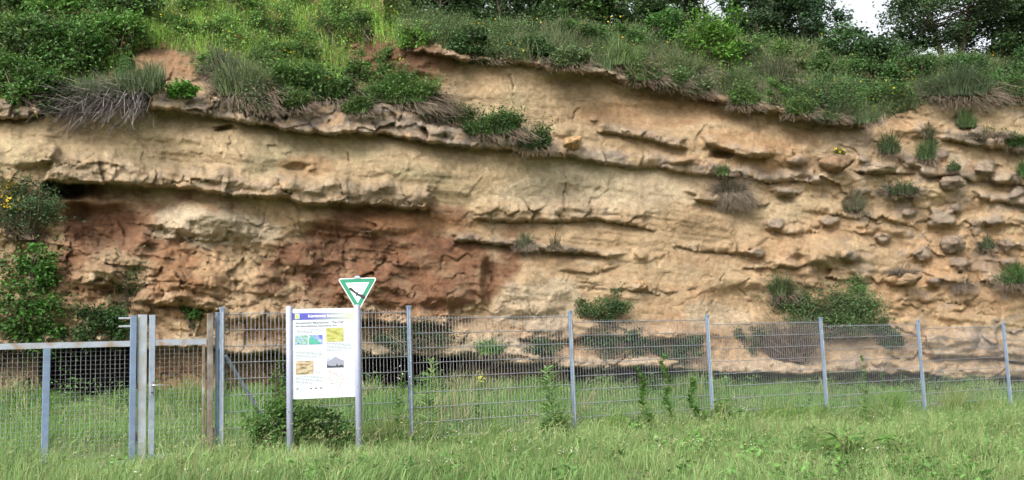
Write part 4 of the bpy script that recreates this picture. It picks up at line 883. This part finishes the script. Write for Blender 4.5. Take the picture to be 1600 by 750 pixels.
# hinge post
p = fence_pt(tH); O = np.array([p[0], p[1], zg])
hp = thing('gate_post', O, 'rusty brown steel post on the right of the narrow gate', 'post')
mb = MB(); gate_box(mb, tH, zg - .3, ztop + .015, .066, .07, O, .0); mb.build('shaft', M_RUST, hp)
mb = MB(); mb.box(fp3(tH + .05, ztop - .1, .0) - O, (.025, .03, .05), FA); mb.build('hinge_lug', M_RUST, hp); mb = MB(); mb.box(fp3(tH + .05, zg + .3, .0) - O, (.03, .03, .12), FA); mb.build('hinge_lug', M_RUST, hp)
tE = tl(340.5); p = fence_pt(tE); O = np.array([p[0], p[1], zg])
ep = thing('end_post', O, 'slim blue grey steel post squeezed between rusty post and mesh fence', 'post')
mb = MB(); gate_box(mb, tE, zg - .3, ztop + .02, .035, .05, O, -.05); mb.build('shaft', M_GALVB, ep)
mb = MB(); mb.box(fp3(tE, ztop + .025, -.05) - O, (.04, .055, .01), FA); mb.build('cap', M_GALV, ep)

# ================================================================== INFORMATION BOARD
BY = 11.4                                   # depth of its left post
bl = P(452.5, 600, BY); br_ = P(559.5, 600, 11.62)
BA = math.atan2(br_[1] - bl[1], br_[0] - bl[0]); BWID = math.hypot(br_[0] - bl[0], br_[1] - bl[1])
zb0 = float(gz(bl[0], bl[1]))
ib = thing('information_board', (bl[0], bl[1], zb0), 'white information board with blue banner, pictures and text on two lilac tubes', 'information board', rz=BA)
def zpix(px, py, Y): return CAM[2] + ray(px, py)[1] * Y - zb0
zt1 = zpix(451, 479, BY); zt2 = zpix(559, 477, 11.62)
for x_, zt in ((0, zt1), (BWID, zt2)):
    mb = MB(); mb.tube([(x_, 0, -.3), (x_, 0, zt - .012), (x_, 0, zt)], [.038, .038, .03], 20); po = mb.build('tube_post', M_POSTL, ib, True)
    mb = MB(); mb.tube([(x_, 0, zt - .004), (x_, 0, zt + .008)], [.032, .018], 20); mb.build('cap', M_POSTL, po, True)
pb = zpix(457, 624, BY + .01); pt = zpix(457, 483, BY + .01)
M_WHITE = mat('white_laminate', (.64, .69, .72), .35, noise=.03, nscale=3)
x0, x1 = .036, BWID - .036; PWD, PHT = x1 - x0, pt - pb
mb = MB(); mb.box(((x0 + x1) / 2, 0, (pb + pt) / 2), (PWD, .018, PHT), 0, .003); pan = mb.build('panel', M_WHITE, ib)
def bp(u, v): return x0 + u * PWD, pt - v * PHT      # u,v in 0..1 from the panel's top left
def flat(name, u0, u1, v0, v1, mt, y=-.0125, par=None):
    xa, za = bp(u0, v0); xb, zb_ = bp(u1, v1); mb = MB(); mb.box(((xa + xb) / 2, y + .0006, (za + zb_) / 2), (xb - xa, .0012, za - zb_)); return mb.build(name, mt, par or ib)
def grad_mat(name, c0, c1, axis=0, a=0., b=1.):
    mt = bpy.data.materials.new(name); mt.use_nodes = True; N = mt.node_tree.nodes; L = mt.node_tree.links
    tc = N.new('ShaderNodeTexCoord'); sp = N.new('ShaderNodeSeparateXYZ'); L.new(tc.outputs['Object'], sp.inputs[0])
    mr = N.new('ShaderNodeMapRange'); mr.inputs[1].default_value = a; mr.inputs[2].default_value = b; L.new(sp.outputs[axis], mr.inputs[0])
    mx = N.new('ShaderNodeMixRGB'); mx.inputs[1].default_value = (*c0, 1); mx.inputs[2].default_value = (*c1, 1); L.new(mr.outputs[0], mx.inputs[0])
    L.new(mx.outputs[0], N['Principled BSDF'].inputs['Base Color']); N['Principled BSDF'].inputs['Roughness'].default_value = .4; return mt
def pic_mat(name, cols, scale=18, seed=0, stretch=(1, 1, 1)):
    mt = bpy.data.materials.new(name); mt.use_nodes = True; N = mt.node_tree.nodes; L = mt.node_tree.links
    tc = N.new('ShaderNodeTexCoord'); mp = N.new('ShaderNodeMapping'); mp.inputs['Location'].default_value = (seed, seed * 2, 0); mp.inputs['Scale'].default_value = stretch
    L.new(tc.outputs['Object'], mp.inputs[0]); nz = N.new('ShaderNodeTexNoise'); nz.inputs['Scale'].default_value = scale; nz.inputs['Detail'].default_value = 5; L.new(mp.outputs[0], nz.inputs['Vector'])
    rp = N.new('ShaderNodeValToRGB'); e = rp.color_ramp.elements
    while len(e) < len(cols): e.new(.5)
    for i, c_ in enumerate(cols): e[i].position = .32 + .36 * i / (len(cols) - 1); e[i].color = (*c_, 1)
    L.new(nz.outputs[0], rp.inputs[0]); L.new(rp.outputs[0], N['Principled BSDF'].inputs['Base Color']); N['Principled BSDF'].inputs['Roughness'].default_value = .4; return mt
fb = flat('banner', 0, 1, .048, .122, grad_mat('banner_blue', (.09, .09, .42), (.50, .58, .42), 0, x0 + .30 * PWD, x0 + .95 * PWD))
flat('emblem', .04, .115, .055, .115, mat('emblem_pale', (.45, .6, .62)), y=-.0145, par=fb)
xa, za = bp(.045, .059); xb, zb_ = bp(.11, .111)
mb = MB(); mb.prism([(xa, zb_), (xa + .015, zb_), (xa + .03, (za + zb_) / 2), (xa + .022, za), (xa, za)], -.0165, -.0147); mb.build('emblem_mark', mat('emblem_yellow', (.75, .62, .12)), fb)
mb = MB(); mb.box((xb - .018, -.0156, (za + zb_) / 2 - .01), (.022, .0016, .03)); mb.build('emblem_mark', mat('emblem_green', (.25, .5, .2)), fb)
M_TW = mat('white_lettering', (.8, .8, .85)); M_TG = mat('grey_lettering', (.16, .17, .2)); M_TB = mat('black_lettering', (.02, .02, .025))
def text(s, x, z, size, mt, par, y=-.0155, caps=False, bold=.0, align='LEFT', sx=1.):
    cu = bpy.data.curves.new('t', 'FONT'); cu.body = s; cu.size = size; cu.align_x = align; cu.offset = bold; cu.resolution_u = 2; cu.extrude = .0003
    if caps:
        cu.small_caps_scale = .78
        for ch in cu.body_format: ch.use_small_caps = True
    ob = bpy.data.objects.new('t', cu); COL.objects.link(ob); bpy.context.view_layer.update()
    me = bpy.data.meshes.new_from_object(ob.evaluated_get(bpy.context.evaluated_depsgraph_get())); bpy.data.objects.remove(ob)
    me.transform(Matrix.Translation((x, y, z)) @ Matrix.Rotation(math.pi / 2, 4, 'X') @ Matrix.Diagonal((sx, 1, 1, 1)))
    o = link('lettering', me, None, par); me.materials.clear(); me.materials.append(mt); return o
xt, zt_ = bp(.25, .097); text('Küstenweg Rheinhessen', xt, zt_, .044, M_TW, fb, caps=True, bold=.0012, y=-.0147)
xt, zt_ = bp(.05, .168); text('Versteinerter Meeresboden - "Die Trift"', xt, zt_, .034, M_TG, pan, y=-.0115, bold=.0006, sx=1.02)
xt, zt_ = bp(.05, .203); text('ein Naturdenkmal besonderer Art', xt, zt_, .034, M_TG, pan, y=-.0115, bold=.0006, sx=1.02)
def lines(u0, u1, v0, n, dv, h=.0055):
    mb = MB()
    for i in range(n):
        u = u0; end = u1 if i < n - 1 else u0 + (u1 - u0) * .65
        while u < end - .01:
            wl = min(rng.uniform(.015, .055), end - u); xa, za = bp(u, v0 + i * dv); xb, _ = bp(u + wl, 0)
            mb.box(((xa + xb) / 2, -.0105, za), (xb - xa, .0012, h)); u += wl + .009
    return mb.build('text_block', mat('text_grey', (.17, .18, .22)), pan)
lines(.05, .47, .235, 3, .016); lines(.05, .47, .415, 2, .014, .003); lines(.05, .47, .485, 5, .016); lines(.05, .47, .755, 6, .016); lines(.54, .95, .395, 6, .016); lines(.85, .96, .33, 3, .013, .003); lines(.85, .96, .64, 3, .013, .003); lines(.85, .96, .70, 14, .0135, .003); lines(.36, .47, .70, 3, .013, .003); lines(.10, .24, .88, 4, .012, .003)
p1 = flat('picture', .04, .24, .295, .40, pic_mat('relief_picture', [(.08, .10, .5), (.35, .5, .5), (.12, .3, .2), (.55, .65, .55)], 22)); p1.location.z -= .0
p2 = flat('picture', .26, .48, .295, .40, pic_mat('map_picture', [(.10, .12, .65), (.16, .22, .75), (.5, .6, .8)], 14, 3))
xa, za = bp(.265, .395); xb, _ = bp(.475, 0); hh = PHT * .1
mb = MB(); mb.prism([(xa, za), (xa, za + hh * .6), (xa + .03, za + hh * .95), (xa + .06, za + hh * .55), (xb - .05, za + hh * .35), (xb - .02, za + hh * .1), (xb - .03, za)], -.0145, -.0127); mb.build('coastline', mat('coast_green', (.08, .38, .25)), p2)
flat('picture', .54, .82, .22, .375, pic_mat('sand_picture', [(.25, .25, .05), (.42, .42, .12), (.52, .5, .22)], 12, 5, (1, 1, 3)))
flat('picture', .05, .33, .58, .73, pic_mat('cliff_picture', [(.10, .14, .05), (.35, .22, .12), (.5, .45, .32), (.2, .22, .1)], 10, 7, (1, 1, 3)))
for o_ in [c for c in ib.children if c.name.startswith('text_block')]: pass
p5 = flat('picture', .54, .82, .52, .668, pic_mat('sky_picture', [(.35, .38, .5), (.62, .65, .75)], 6, 9))
xa, za = bp(.545, .664); xb, _ = bp(.815, 0); hh = PHT * .135; ww = xb - xa
mb = MB(); mb.prism([(xa, za), (xa, za + hh * .5), (xa + ww * .25, za + hh * .62), (xa + ww * .5, za + hh * .9), (xa + ww * .75, za + hh * .7), (xb, za + hh * .55), (xb, za)], -.0142, -.0127); mb.build('hill', mat('picture_grey', (.28, .29, .36)), p5)
mb = MB(); mb.prism([(xa, za), (xa + ww * .02, za + hh * .3), (xa + ww * .12, za + hh * .14), (xa + ww * .55, za + hh * .1), (xa + ww * .6, za + hh * .32), (xa + ww * .68, za + hh * .1), (xa + ww * .85, za + hh * .2), (xb, za + hh * .12), (xb, za)], -.0156, -.0144); mb.build('trees', mat('picture_dark', (.04, .04, .06)), p5)
# little map
pm = [(.56, .73), (.60, .74), (.64, .77), (.67, .76), (.69, .80), (.74, .82), (.78, .79), (.80, .82), (.77, .86), (.79, .89), (.74, .91), (.72, .95), (.69, .97), (.67, .93), (.63, .90), (.58, .91), (.60, .87), (.56, .83), (.58, .79), (.56, .73)]
mb = MB(); mb.tube([(bp(u + .02, .705 + (v - .73) * .79)[0], -.0102, bp(u, .705 + (v - .73) * .79)[1]) for u, v in pm], .0034, 4); mb.build('map_outline', mat('map_red', (.6, .25, .2)), pan)
flat('map_area', .68, .74, .775, .835, pic_mat('map_green', [(.72, .76, .78), (.4, .6, .5), (.6, .5, .4)], 30, 4), y=-.0106, par=pan)
for u in (.055, .27, .35, .43): flat('logo', u, u + .035, .88, .897, [M_TG, mat('logo_blue', (.05, .07, .25)), M_TG, M_TG][int(u * 10) % 4], y=-.0106, par=pan)
for x_ in (.036, BWID - .036):
    for z_ in (pb + .12, pt - .12): mb = MB(); mb.box((x_, .014, z_), (.03, .02, .05)); mb.build('bracket', M_GALV2, ib)

# ================================================================== TRIANGULAR NATURE SIGN
SY = 11.75
tc_ = P(556.5, 470, SY); sbase = P(564, 690, SY)
sx_, sy_ = P(561, 600, SY)[0], SY
zb1 = float(gz(sx_, sy_))
sgn = thing('nature_sign', (sx_, sy_, zb1), 'triangular green and white nature monument sign with black bird on its own post', 'sign', rz=math.radians(4))
zz = lambda px, py: CAM[2] + ray(px, py)[1] * SY - zb1
mb = MB(); ztp = zz(556, 431); mb.tube([(0, .03, -.3), (0, .03, ztp)], .03, 16); mb.build('post', M_POSTL, sgn, True)
zT, zB = zz(556, 434.5), zz(559, 488); hw = 31 * SY / F
cxs = 0.0
def tri(s_, rr, dz=0):
    """rounded downward triangle scaled about its centroid"""
    Ht = zT - zB; cz = zT - Ht / 3; vs = [(-hw, zT), (hw, zT), (0, zB)]
    vs = [(x * s_, cz + (z - cz) * s_) for x, z in vs]; out = []
    for i in range(3):
        a = Vector(vs[i - 1]); b = Vector(vs[i]); c = Vector(vs[(i + 1) % 3]); u = (a - b).normalized(); v = (c - b).normalized()
        p_ = b + u * rr; q_ = b + v * rr
        for k in range(6): t_ = k / 5; w2 = p_.lerp(b, t_).lerp(b.lerp(q_, t_), t_); out.append((w2.x, w2.y))
    return out
mb = MB(); mb.prism(tri(1, .05), -.008, 0); pl = mb.build('sign_plate', mat('sign_white', (.78, .78, .8), .35), sgn)
mb = MB(); mb.prism(tri(.93, .04), -.0095, -.0081); gb = mb.build('green_border', mat('sign_green', (.015, .22, .12), .35, noise=.08, nscale=8), pl)
mb = MB(); mb.prism(tri(.60, .004), -.011, -.0096); wf = mb.build('white_field', mat('sign_field_white', (.74, .75, .82), .35), pl)
Ht = zT - zB
text('Naturdenkmal', 0, zT - Ht * .245, .062, M_TB, wf, y=-.0117, align='CENTER', sx=.62)
# soaring bird, wings spread along a diagonal
bw = .16; bx0, bz0 = -.005, zT - Ht * .46
bird = [(-1.0, .62), (-.92, .80), (-.70, .76), (-.45, .55), (-.25, .32), (-.02, .16), (.10, .20), (.16, .10), (.12, .00), (.35, -.06), (.65, -.12), (.90, -.26), (1.0, -.48), (.88, -.66), (.72, -.70), (.48, -.50), (.25, -.34), (.05, -.22), (-.10, -.28), (-.24, -.38), (-.18, -.20), (-.12, -.06), (-.35, .08), (-.60, .28), (-.85, .44)]
mb = MB(); mb.prism([(bx0 + x_ * bw * .62, bz0 + z_ * bw * .62) for x_, z_ in bird], -.0125, -.0111); mb.build('bird_emblem', M_TB, wf)
mb = MB(); mb.box((0, -.002, zT + .006), (.075, .03, .022), 0, .004); mb.build('clamp', M_GALV2, sgn); mb = MB(); mb.box((0, .012, zT - Ht * .5), (.1, .02, .03)); mb.build('clamp', M_GALV2, sgn)

# ================================================================== MEADOW
def inview(X, Y, mg=1.2): return np.abs(X) < Y * .56 + mg
def cliff_y(X): return CL_Y0 + CL_K * X + 1.0
def fence_y(X): return FP0[1] + (X - FP0[0]) * FD[1] / FD[0]
def field(n, y0, y1, pw=1.):
    X = rng.uniform(-13, 16, n); Y = y0 + (y1 - y0) * rng.random(n) ** pw; return X, Y
def meadow(X, Y, hmul, wd, seed, c0, c1, dry=.07):
    z = gz(X, Y); n = len(X); a = fbm(X / 1.1, Y / 1.1, 3, seed); b = fbm(X / .35, Y / .35, 2, seed + 3); c2 = fbm(X / 3, Y / 2, 3, seed + 7)
    h = hmul * np.clip(.72 + .55 * a + .4 * b, .2, 2.0) * (1 + .35 * np.exp(-((Y - fence_y(X)) / .5) ** 2)) * rng.uniform(.5, 1.15, n)
    lean = np.stack([.15 + .36 * rng.standard_normal(n) + .6 * vn(X / .45, Y / .45, seed + 1), .34 * rng.standard_normal(n)], -1)
    k = np.clip(.5 + .55 * c2 + .45 * b + .25 * rng.standard_normal(n), 0, 1)[:, None]
    cc = (np.array(c0) * (1 - k) + np.array(c1) * k) * np.clip(1 + .22 * rng.standard_normal((n, 1)), .5, 1.6)
    kd = rng.random(n) < dry * (.4 + 2.2 * ss(fbm(X / .8, Y / .8, 3, seed + 11) + .2)); cc[kd] = jit((.36, .33, .18), kd.sum(), .15, .04)
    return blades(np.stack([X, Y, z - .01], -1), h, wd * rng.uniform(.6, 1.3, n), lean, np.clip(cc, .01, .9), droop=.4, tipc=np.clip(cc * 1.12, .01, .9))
parts = []
X, Y = field(330000, 7.6, 21, 1.0)
k_ = inview(X, Y) & (Y < cliff_y(X)); X, Y = X[k_], Y[k_]
fr = Y < fence_y(X) - .1
parts.append(meadow(X[fr], Y[fr], .31, .0075, 300, (.125, .225, .065), (.255, .365, .135)))
parts.append(meadow(X[~fr], Y[~fr], .24, .009, 310, (.10, .21, .05), (.17, .29, .08), dry=.07))
X, Y = field(90000, 21, 27, 1.); k_ = inview(X, Y) & (Y < cliff_y(X)); parts.append(meadow(X[k_], Y[k_], .24, .012, 312, (.10, .21, .05), (.17, .29, .08), dry=.07))
# taller growth along the fence line and at the foot of the rock
tt = rng.uniform(-7, 17, 16000); pp_ = FP0 + FD * tt[:, None] + np.stack([rng.normal(0, .08, 16000), rng.normal(0, .2, 16000)], -1)
k_ = fbm(tt / .8, tt * 0, 3, 350) > -.25; parts.append(meadow(pp_[k_, 0], pp_[k_, 1], .40, .009, 340, (.12, .24, .045), (.20, .33, .08), dry=.15))
X = rng.uniform(-10, 15, 26000); Y = CL_Y0 + CL_K * X - rng.exponential(.8, 26000) + .4
k_ = fbm(X / .7, Y / .9, 3, 351) > -.1; parts.append(meadow(X[k_], Y[k_], .42, .012, 341, (.10, .20, .04), (.17, .28, .07), dry=.22))
tag(vobj('meadow_grass', parts, M_GRASS), 'tall green meadow grass in front of and behind the fence', 'grass', kind='stuff')
# flowering stalks with pale seed heads
X, Y = field(4500, 7.8, 14.5); k_ = inview(X, Y) & (Y < fence_y(X) - .2); X, Y = X[k_], Y[k_]; n = len(X); z = gz(X, Y)
h = rng.uniform(.28, .5, n); p0 = np.stack([X, Y, z], -1); lx = .2 + .15 * rng.standard_normal(n); p1 = p0 + np.stack([lx * h, .1 * rng.standard_normal(n) * h, h], -1)
pr = [stems(p0, p1, .0018, .001, jit((.26, .30, .12), n, .15, .04), .04)]
d = np.stack([lx + .35, 0 * lx, np.full(n, .35)], -1)
for q in range(5): pr.append(leaves(p1 + d * (.012 * q - .01) + .003 * rng.standard_normal((n, 3)), .022, jit((.36, .40, .18), n, .15, .04), asp=.35))
tag(vobj('grass_seed_heads', pr, M_GRASS), 'pale nodding seed heads above the foreground meadow', 'grass', kind='stuff')
# weeds at the foot of the rock
X = rng.uniform(-10, 15, 520); Y = CL_Y0 + CL_K * X - rng.exponential(.7, 520) + .3; k_ = fbm(X / 1.2, Y / 1.2, 2, 352) > -.2; X, Y = X[k_], Y[k_]
i = np.repeat(np.arange(len(X)), 40); hh_ = rng.uniform(.12, .45, len(X))[i]; q = np.stack([X, Y, gz(X, Y)], -1)[i] + np.stack([.12 * rng.standard_normal(len(i)), .1 * rng.standard_normal(len(i)), hh_ * rng.random(len(i)) * 1.2], -1)
wc = np.array([.08, .15, .04]) * (1 + .35 * rng.standard_normal((len(X), 1))).clip(.4, 1.8)
tag(vobj('foot_weeds', [leaves(q, rng.uniform(.03, .08, len(q)), wc[i] * (1 + .2 * rng.standard_normal((len(i), 1))).clip(.4, 1.6))], M_LEAF), 'low leafy weeds where the meadow meets the rock', 'weeds', kind='stuff')
# clover, weeds and white flowers
X, Y = field(5200, 7.8, 19); k_ = inview(X, Y) & (Y < cliff_y(X)) & (fbm(X / .9, Y / .9, 2, 333) > -.15); X, Y = X[k_], Y[k_]; z = gz(X, Y)
i = np.repeat(np.arange(len(X)), 14); q = np.stack([X, Y, z + .09], -1)[i] + rng.standard_normal((len(i), 3)) * np.array([.07, .07, .05])
pr = [leaves(q, rng.uniform(.02, .045, len(q)), jit((.07, .16, .03), len(q), .3, .08), up=.8, asp=.6)]
X, Y = field(1100, 7.8, 19); k_ = inview(X, Y) & (Y < cliff_y(X)) & (fbm(X / 1.5, Y / 1.5, 2, 335) > 0); X, Y = X[k_], Y[k_]
i = np.repeat(np.arange(len(X)), 4); q = np.stack([X, Y, gz(X, Y) + .24], -1)[i] + rng.standard_normal((len(i), 3)) * .018
pr.append(leaves(q, .016, jit((.6, .6, .5), len(q), .12, .02), up=.9, asp=.9))
tag(vobj('meadow_herbs', pr, M_LEAF), 'low clover and tiny white flowers in the meadow', 'herbs', kind='stuff')

X, Y = field(700, 8, 15); k_ = inview(X, Y) & (Y < fence_y(X)) & (fbm(X / 1.3, Y / 1.3, 3, 360) > .05); X, Y = X[k_], Y[k_]
i = np.repeat(np.arange(len(X)), 16); q = np.stack([X, Y, gz(X, Y) + .13], -1)[i] + rng.standard_normal((len(i), 3)) * np.array([.07, .07, .05])
wc = np.array([.12, .25, .06]) * (1 + .3 * rng.standard_normal((len(X), 1))).clip(.5, 1.6)
tag(vobj('broad_leaved_weeds', [leaves(q, rng.uniform(.05, .10, len(q)), wc[i], up=.9, asp=.55)], M_LEAF), 'scattered broad leaved weeds in the foreground grass', 'weeds', kind='stuff')

# ------------------------------------------------ single plants by the fence
def gpt(px, Y): X = ray(px, 600)[0] * Y; return np.array([X, Y, float(gz(X, Y))])
B(0, 0, 108, 84, 'leafy dark green bush at the foot of the white information board', c=(.075, .155, .035), n=5000, leaf=.055, origin=gpt(440, 11.75), twig=1.5)
B(0, 0, 90, 62, 'smaller bush under the white board beside its right tube', c=(.06, .13, .03), n=2600, leaf=.05, origin=gpt(505, 11.9), twig=1.5)
B(0, 0, 34, 130, 'upright leafy weed climbing the fence left of the board', c=(.06, .14, .03), n=700, leaf=.05, origin=gpt(438, 12.1), twig=1, name='weed', cat='weed', spread=1.3)
def stalk(o, h, label, leafn=26, leaf=.11, c=(.10, .22, .05), flowers=0, name='weed', cat='weed', wob_=.06, fcol=(.75, .72, .65), group=None, wrap=0, lw=.28):
    t = thing(name, o, label, cat, group)
    zz_ = np.linspace(0, h, 9); pts = [(wob_ * math.sin(z * 3 + o[0]) * z / h + (wrap * math.sin(z * 11)), (-.03 if wrap else 0) + wrap * math.cos(z * 11) * .5, z) for z in zz_]
    mb = MB(); mb.tube(pts, [.007 * (1 - .6 * i / 8) for i in range(9)], 6); mb.build('stem', mat('green_stem', (.12, .2, .06)), t, True)
    u = rng.random(leafn) ** .8; pz = u * h; px_ = np.interp(pz, zz_, [p[0] for p in pts]); py_ = np.interp(pz, zz_, [p[1] for p in pts])
    az = rng.uniform(0, 6.28, leafn); L = leaf * (1.15 - .5 * u) * rng.uniform(.7, 1.2, leafn)
    d = np.stack([np.cos(az), np.sin(az), np.full(leafn, .55)], -1); c0 = np.stack([px_, py_, pz], -1)
    s = np.cross(d, np.array([0, 0, 1.])); s /= np.linalg.norm(s, axis=1)[:, None]
    a = c0; m_ = c0 + d * L[:, None] * .45; b = c0 + d * L[:, None] * np.array([1, 1, .75])
    V = np.stack([a, m_ - s * L[:, None] * lw, b, m_ + s * L[:, None] * lw], 1).reshape(-1, 3)
    parts = [(V, np.arange(4 * leafn).reshape(-1, 4), np.repeat(jit(c, leafn, .2, .06), 4, 0))]
    vobj('leaves', parts, M_LEAF, t)
    if flowers:
        q = np.array([pts[-1]]) + rng.standard_normal((flowers, 3)) * np.array([.04, .04, .05]); vobj('flowers', [leaves(q, .03, jit(fcol, flowers, .1, .02), asp=.9, up=.8)], M_LEAF, t)
    return t
stalk(gpt(857, 13.6), 1.05, 'tall pale green thistle like stalk in front of the fence', 130, .24, (.22, .36, .13), lw=.13)
B(0, 0, 50, 40, 'leafy weeds around the foot of the tall pale stalk', c=(.07, .15, .03), n=900, leaf=.05, origin=gpt(862, 13.5), name='weed', cat='weed')
vg = 'bindweed climbing the fence'
for px, h, lb in [(1003, .95, 'bindweed vine on the fence, leftmost of the climbing vines'), (1042, 1.15, 'tallest bindweed vine on the fence'), (1082, .8, 'bindweed vine on the fence just left of the fourth post')]:
    t_ = fence_t(px); q = fp3(t_, 0, .03); q[2] = gz(q[0], q[1]); stalk(q, h, lb, 150, .10, (.14, .28, .06), name='bindweed', cat='vine', wrap=.05, group=vg, lw=.38)
t_ = fence_t(1113); q = fp3(t_, 0, .08); q[2] = gz(q[0], q[1]); B(0, 0, 80, 36, 'leafy bindweed heap at the foot of the fourth fence post', c=(.10, .2, .045), n=800, leaf=.06, origin=q, name='bindweed', cat='vine')
stalk(gpt(622, 12.95), 1.0, 'slim flowering weed left of the second fence post', 80, .10, (.13, .24, .07), flowers=12)
stalk(gpt(670, 14.6), 1.05, 'light green tall weed behind the fence right of the second post', 90, .22, (.20, .34, .08), lw=.13)
stalk(gpt(745, 15.0), .75, 'weed with yellow flowers behind the fence', 70, .10, (.15, .26, .06), flowers=30, fcol=(.7, .62, .08))
stalk(gpt(1348, 15.9), 1.2, 'tall thin weed in front of the fence between the right posts', 110, .09, (.14, .25, .07))
stalk(gpt(1262, 17.8), .7, 'small upright weed behind the fence left of the fifth post', 70, .14, (.16, .3, .07), lw=.16)
stalk(gpt(1378, 18.4), .8, 'bushy headed weed behind the fence near the grassy hollow', 90, .11, (.12, .22, .05))
# dry stalks behind the fence
for i, (px, Y, h, lb) in enumerate([(700, 15.2, 1.1, 'leaning dry straw stalk behind the fence in front of the dark hollow'), (905, 16.4, .9, 'dry straw stalk behind the fence right of the third post'), (720, 15.6, .9, 'second dry straw stalk before the dark hollow, leaning right')]):
    o = gpt(px, Y); t = thing('dry_stalk', o, lb, 'stalk', 'dry stalks behind the fence'); n = 14
    p0 = rng.standard_normal((n, 3)) * np.array([.12, .08, 0]); p1 = p0 + np.stack([rng.uniform(-.2, .6, n) * h, .1 * rng.standard_normal(n), rng.uniform(.5, 1, n) * h], -1)
    vobj('stems', [stems(p0, p1, .005, .002, jit((.38, .3, .17), n, .15, .04), .05)], M_DRY, t)
# broad leaved dock in the foreground
o = gpt(1330, 11.2); o[0] = ray(1330, 700)[0] * 11.2
t = thing('dock_plant', o, 'broad leaved dock plant lying low in the right foreground grass', 'plant'); n = 64
az = rng.uniform(0, 6.28, n); L = rng.uniform(.11, .24, n); rr = rng.uniform(.0, .38, n)
c0 = np.stack([np.cos(az) * rr * 1.3, np.sin(az) * rr, .10 + .16 * rng.random(n)], -1); a2 = az + .6 * rng.standard_normal(n)
d = np.stack([np.cos(a2), np.sin(a2), .25 + .3 * rng.standard_normal(n)], -1); s = np.stack([-np.sin(a2), np.cos(a2), .2 * rng.standard_normal(n)], -1)
V = []; Lc = L[:, None]
for wl, tt in ((.02, 0), (.17, .3), (.15, .65), (.01, 1)): 
    c1 = c0 + d * Lc * tt - np.array([0, 0, 1]) * Lc * .35 * tt ** 2; V += [c1 - s * Lc * wl, c1, c1 + s * Lc * wl] if False else [c1 - s * Lc * wl, c1 + s * Lc * wl]
V = np.stack(V, 1).reshape(-1, 3); b = (np.arange(n) * 8)[:, None]; Qd = np.concatenate([b + np.array([k, k + 1, k + 3, k + 2]) for k in (0, 2, 4)])
link('leaves', qmesh('leaves', V, Qd, np.repeat(jit((.12, .25, .05), n, .2, .05), 8, 0), smooth=True), M_LEAF, t)
vobj('stems', [stems(np.zeros((n, 3)), c0, .006, .004, jit((.15, .2, .07), n, .1, .03), .03)], M_DRY, t)
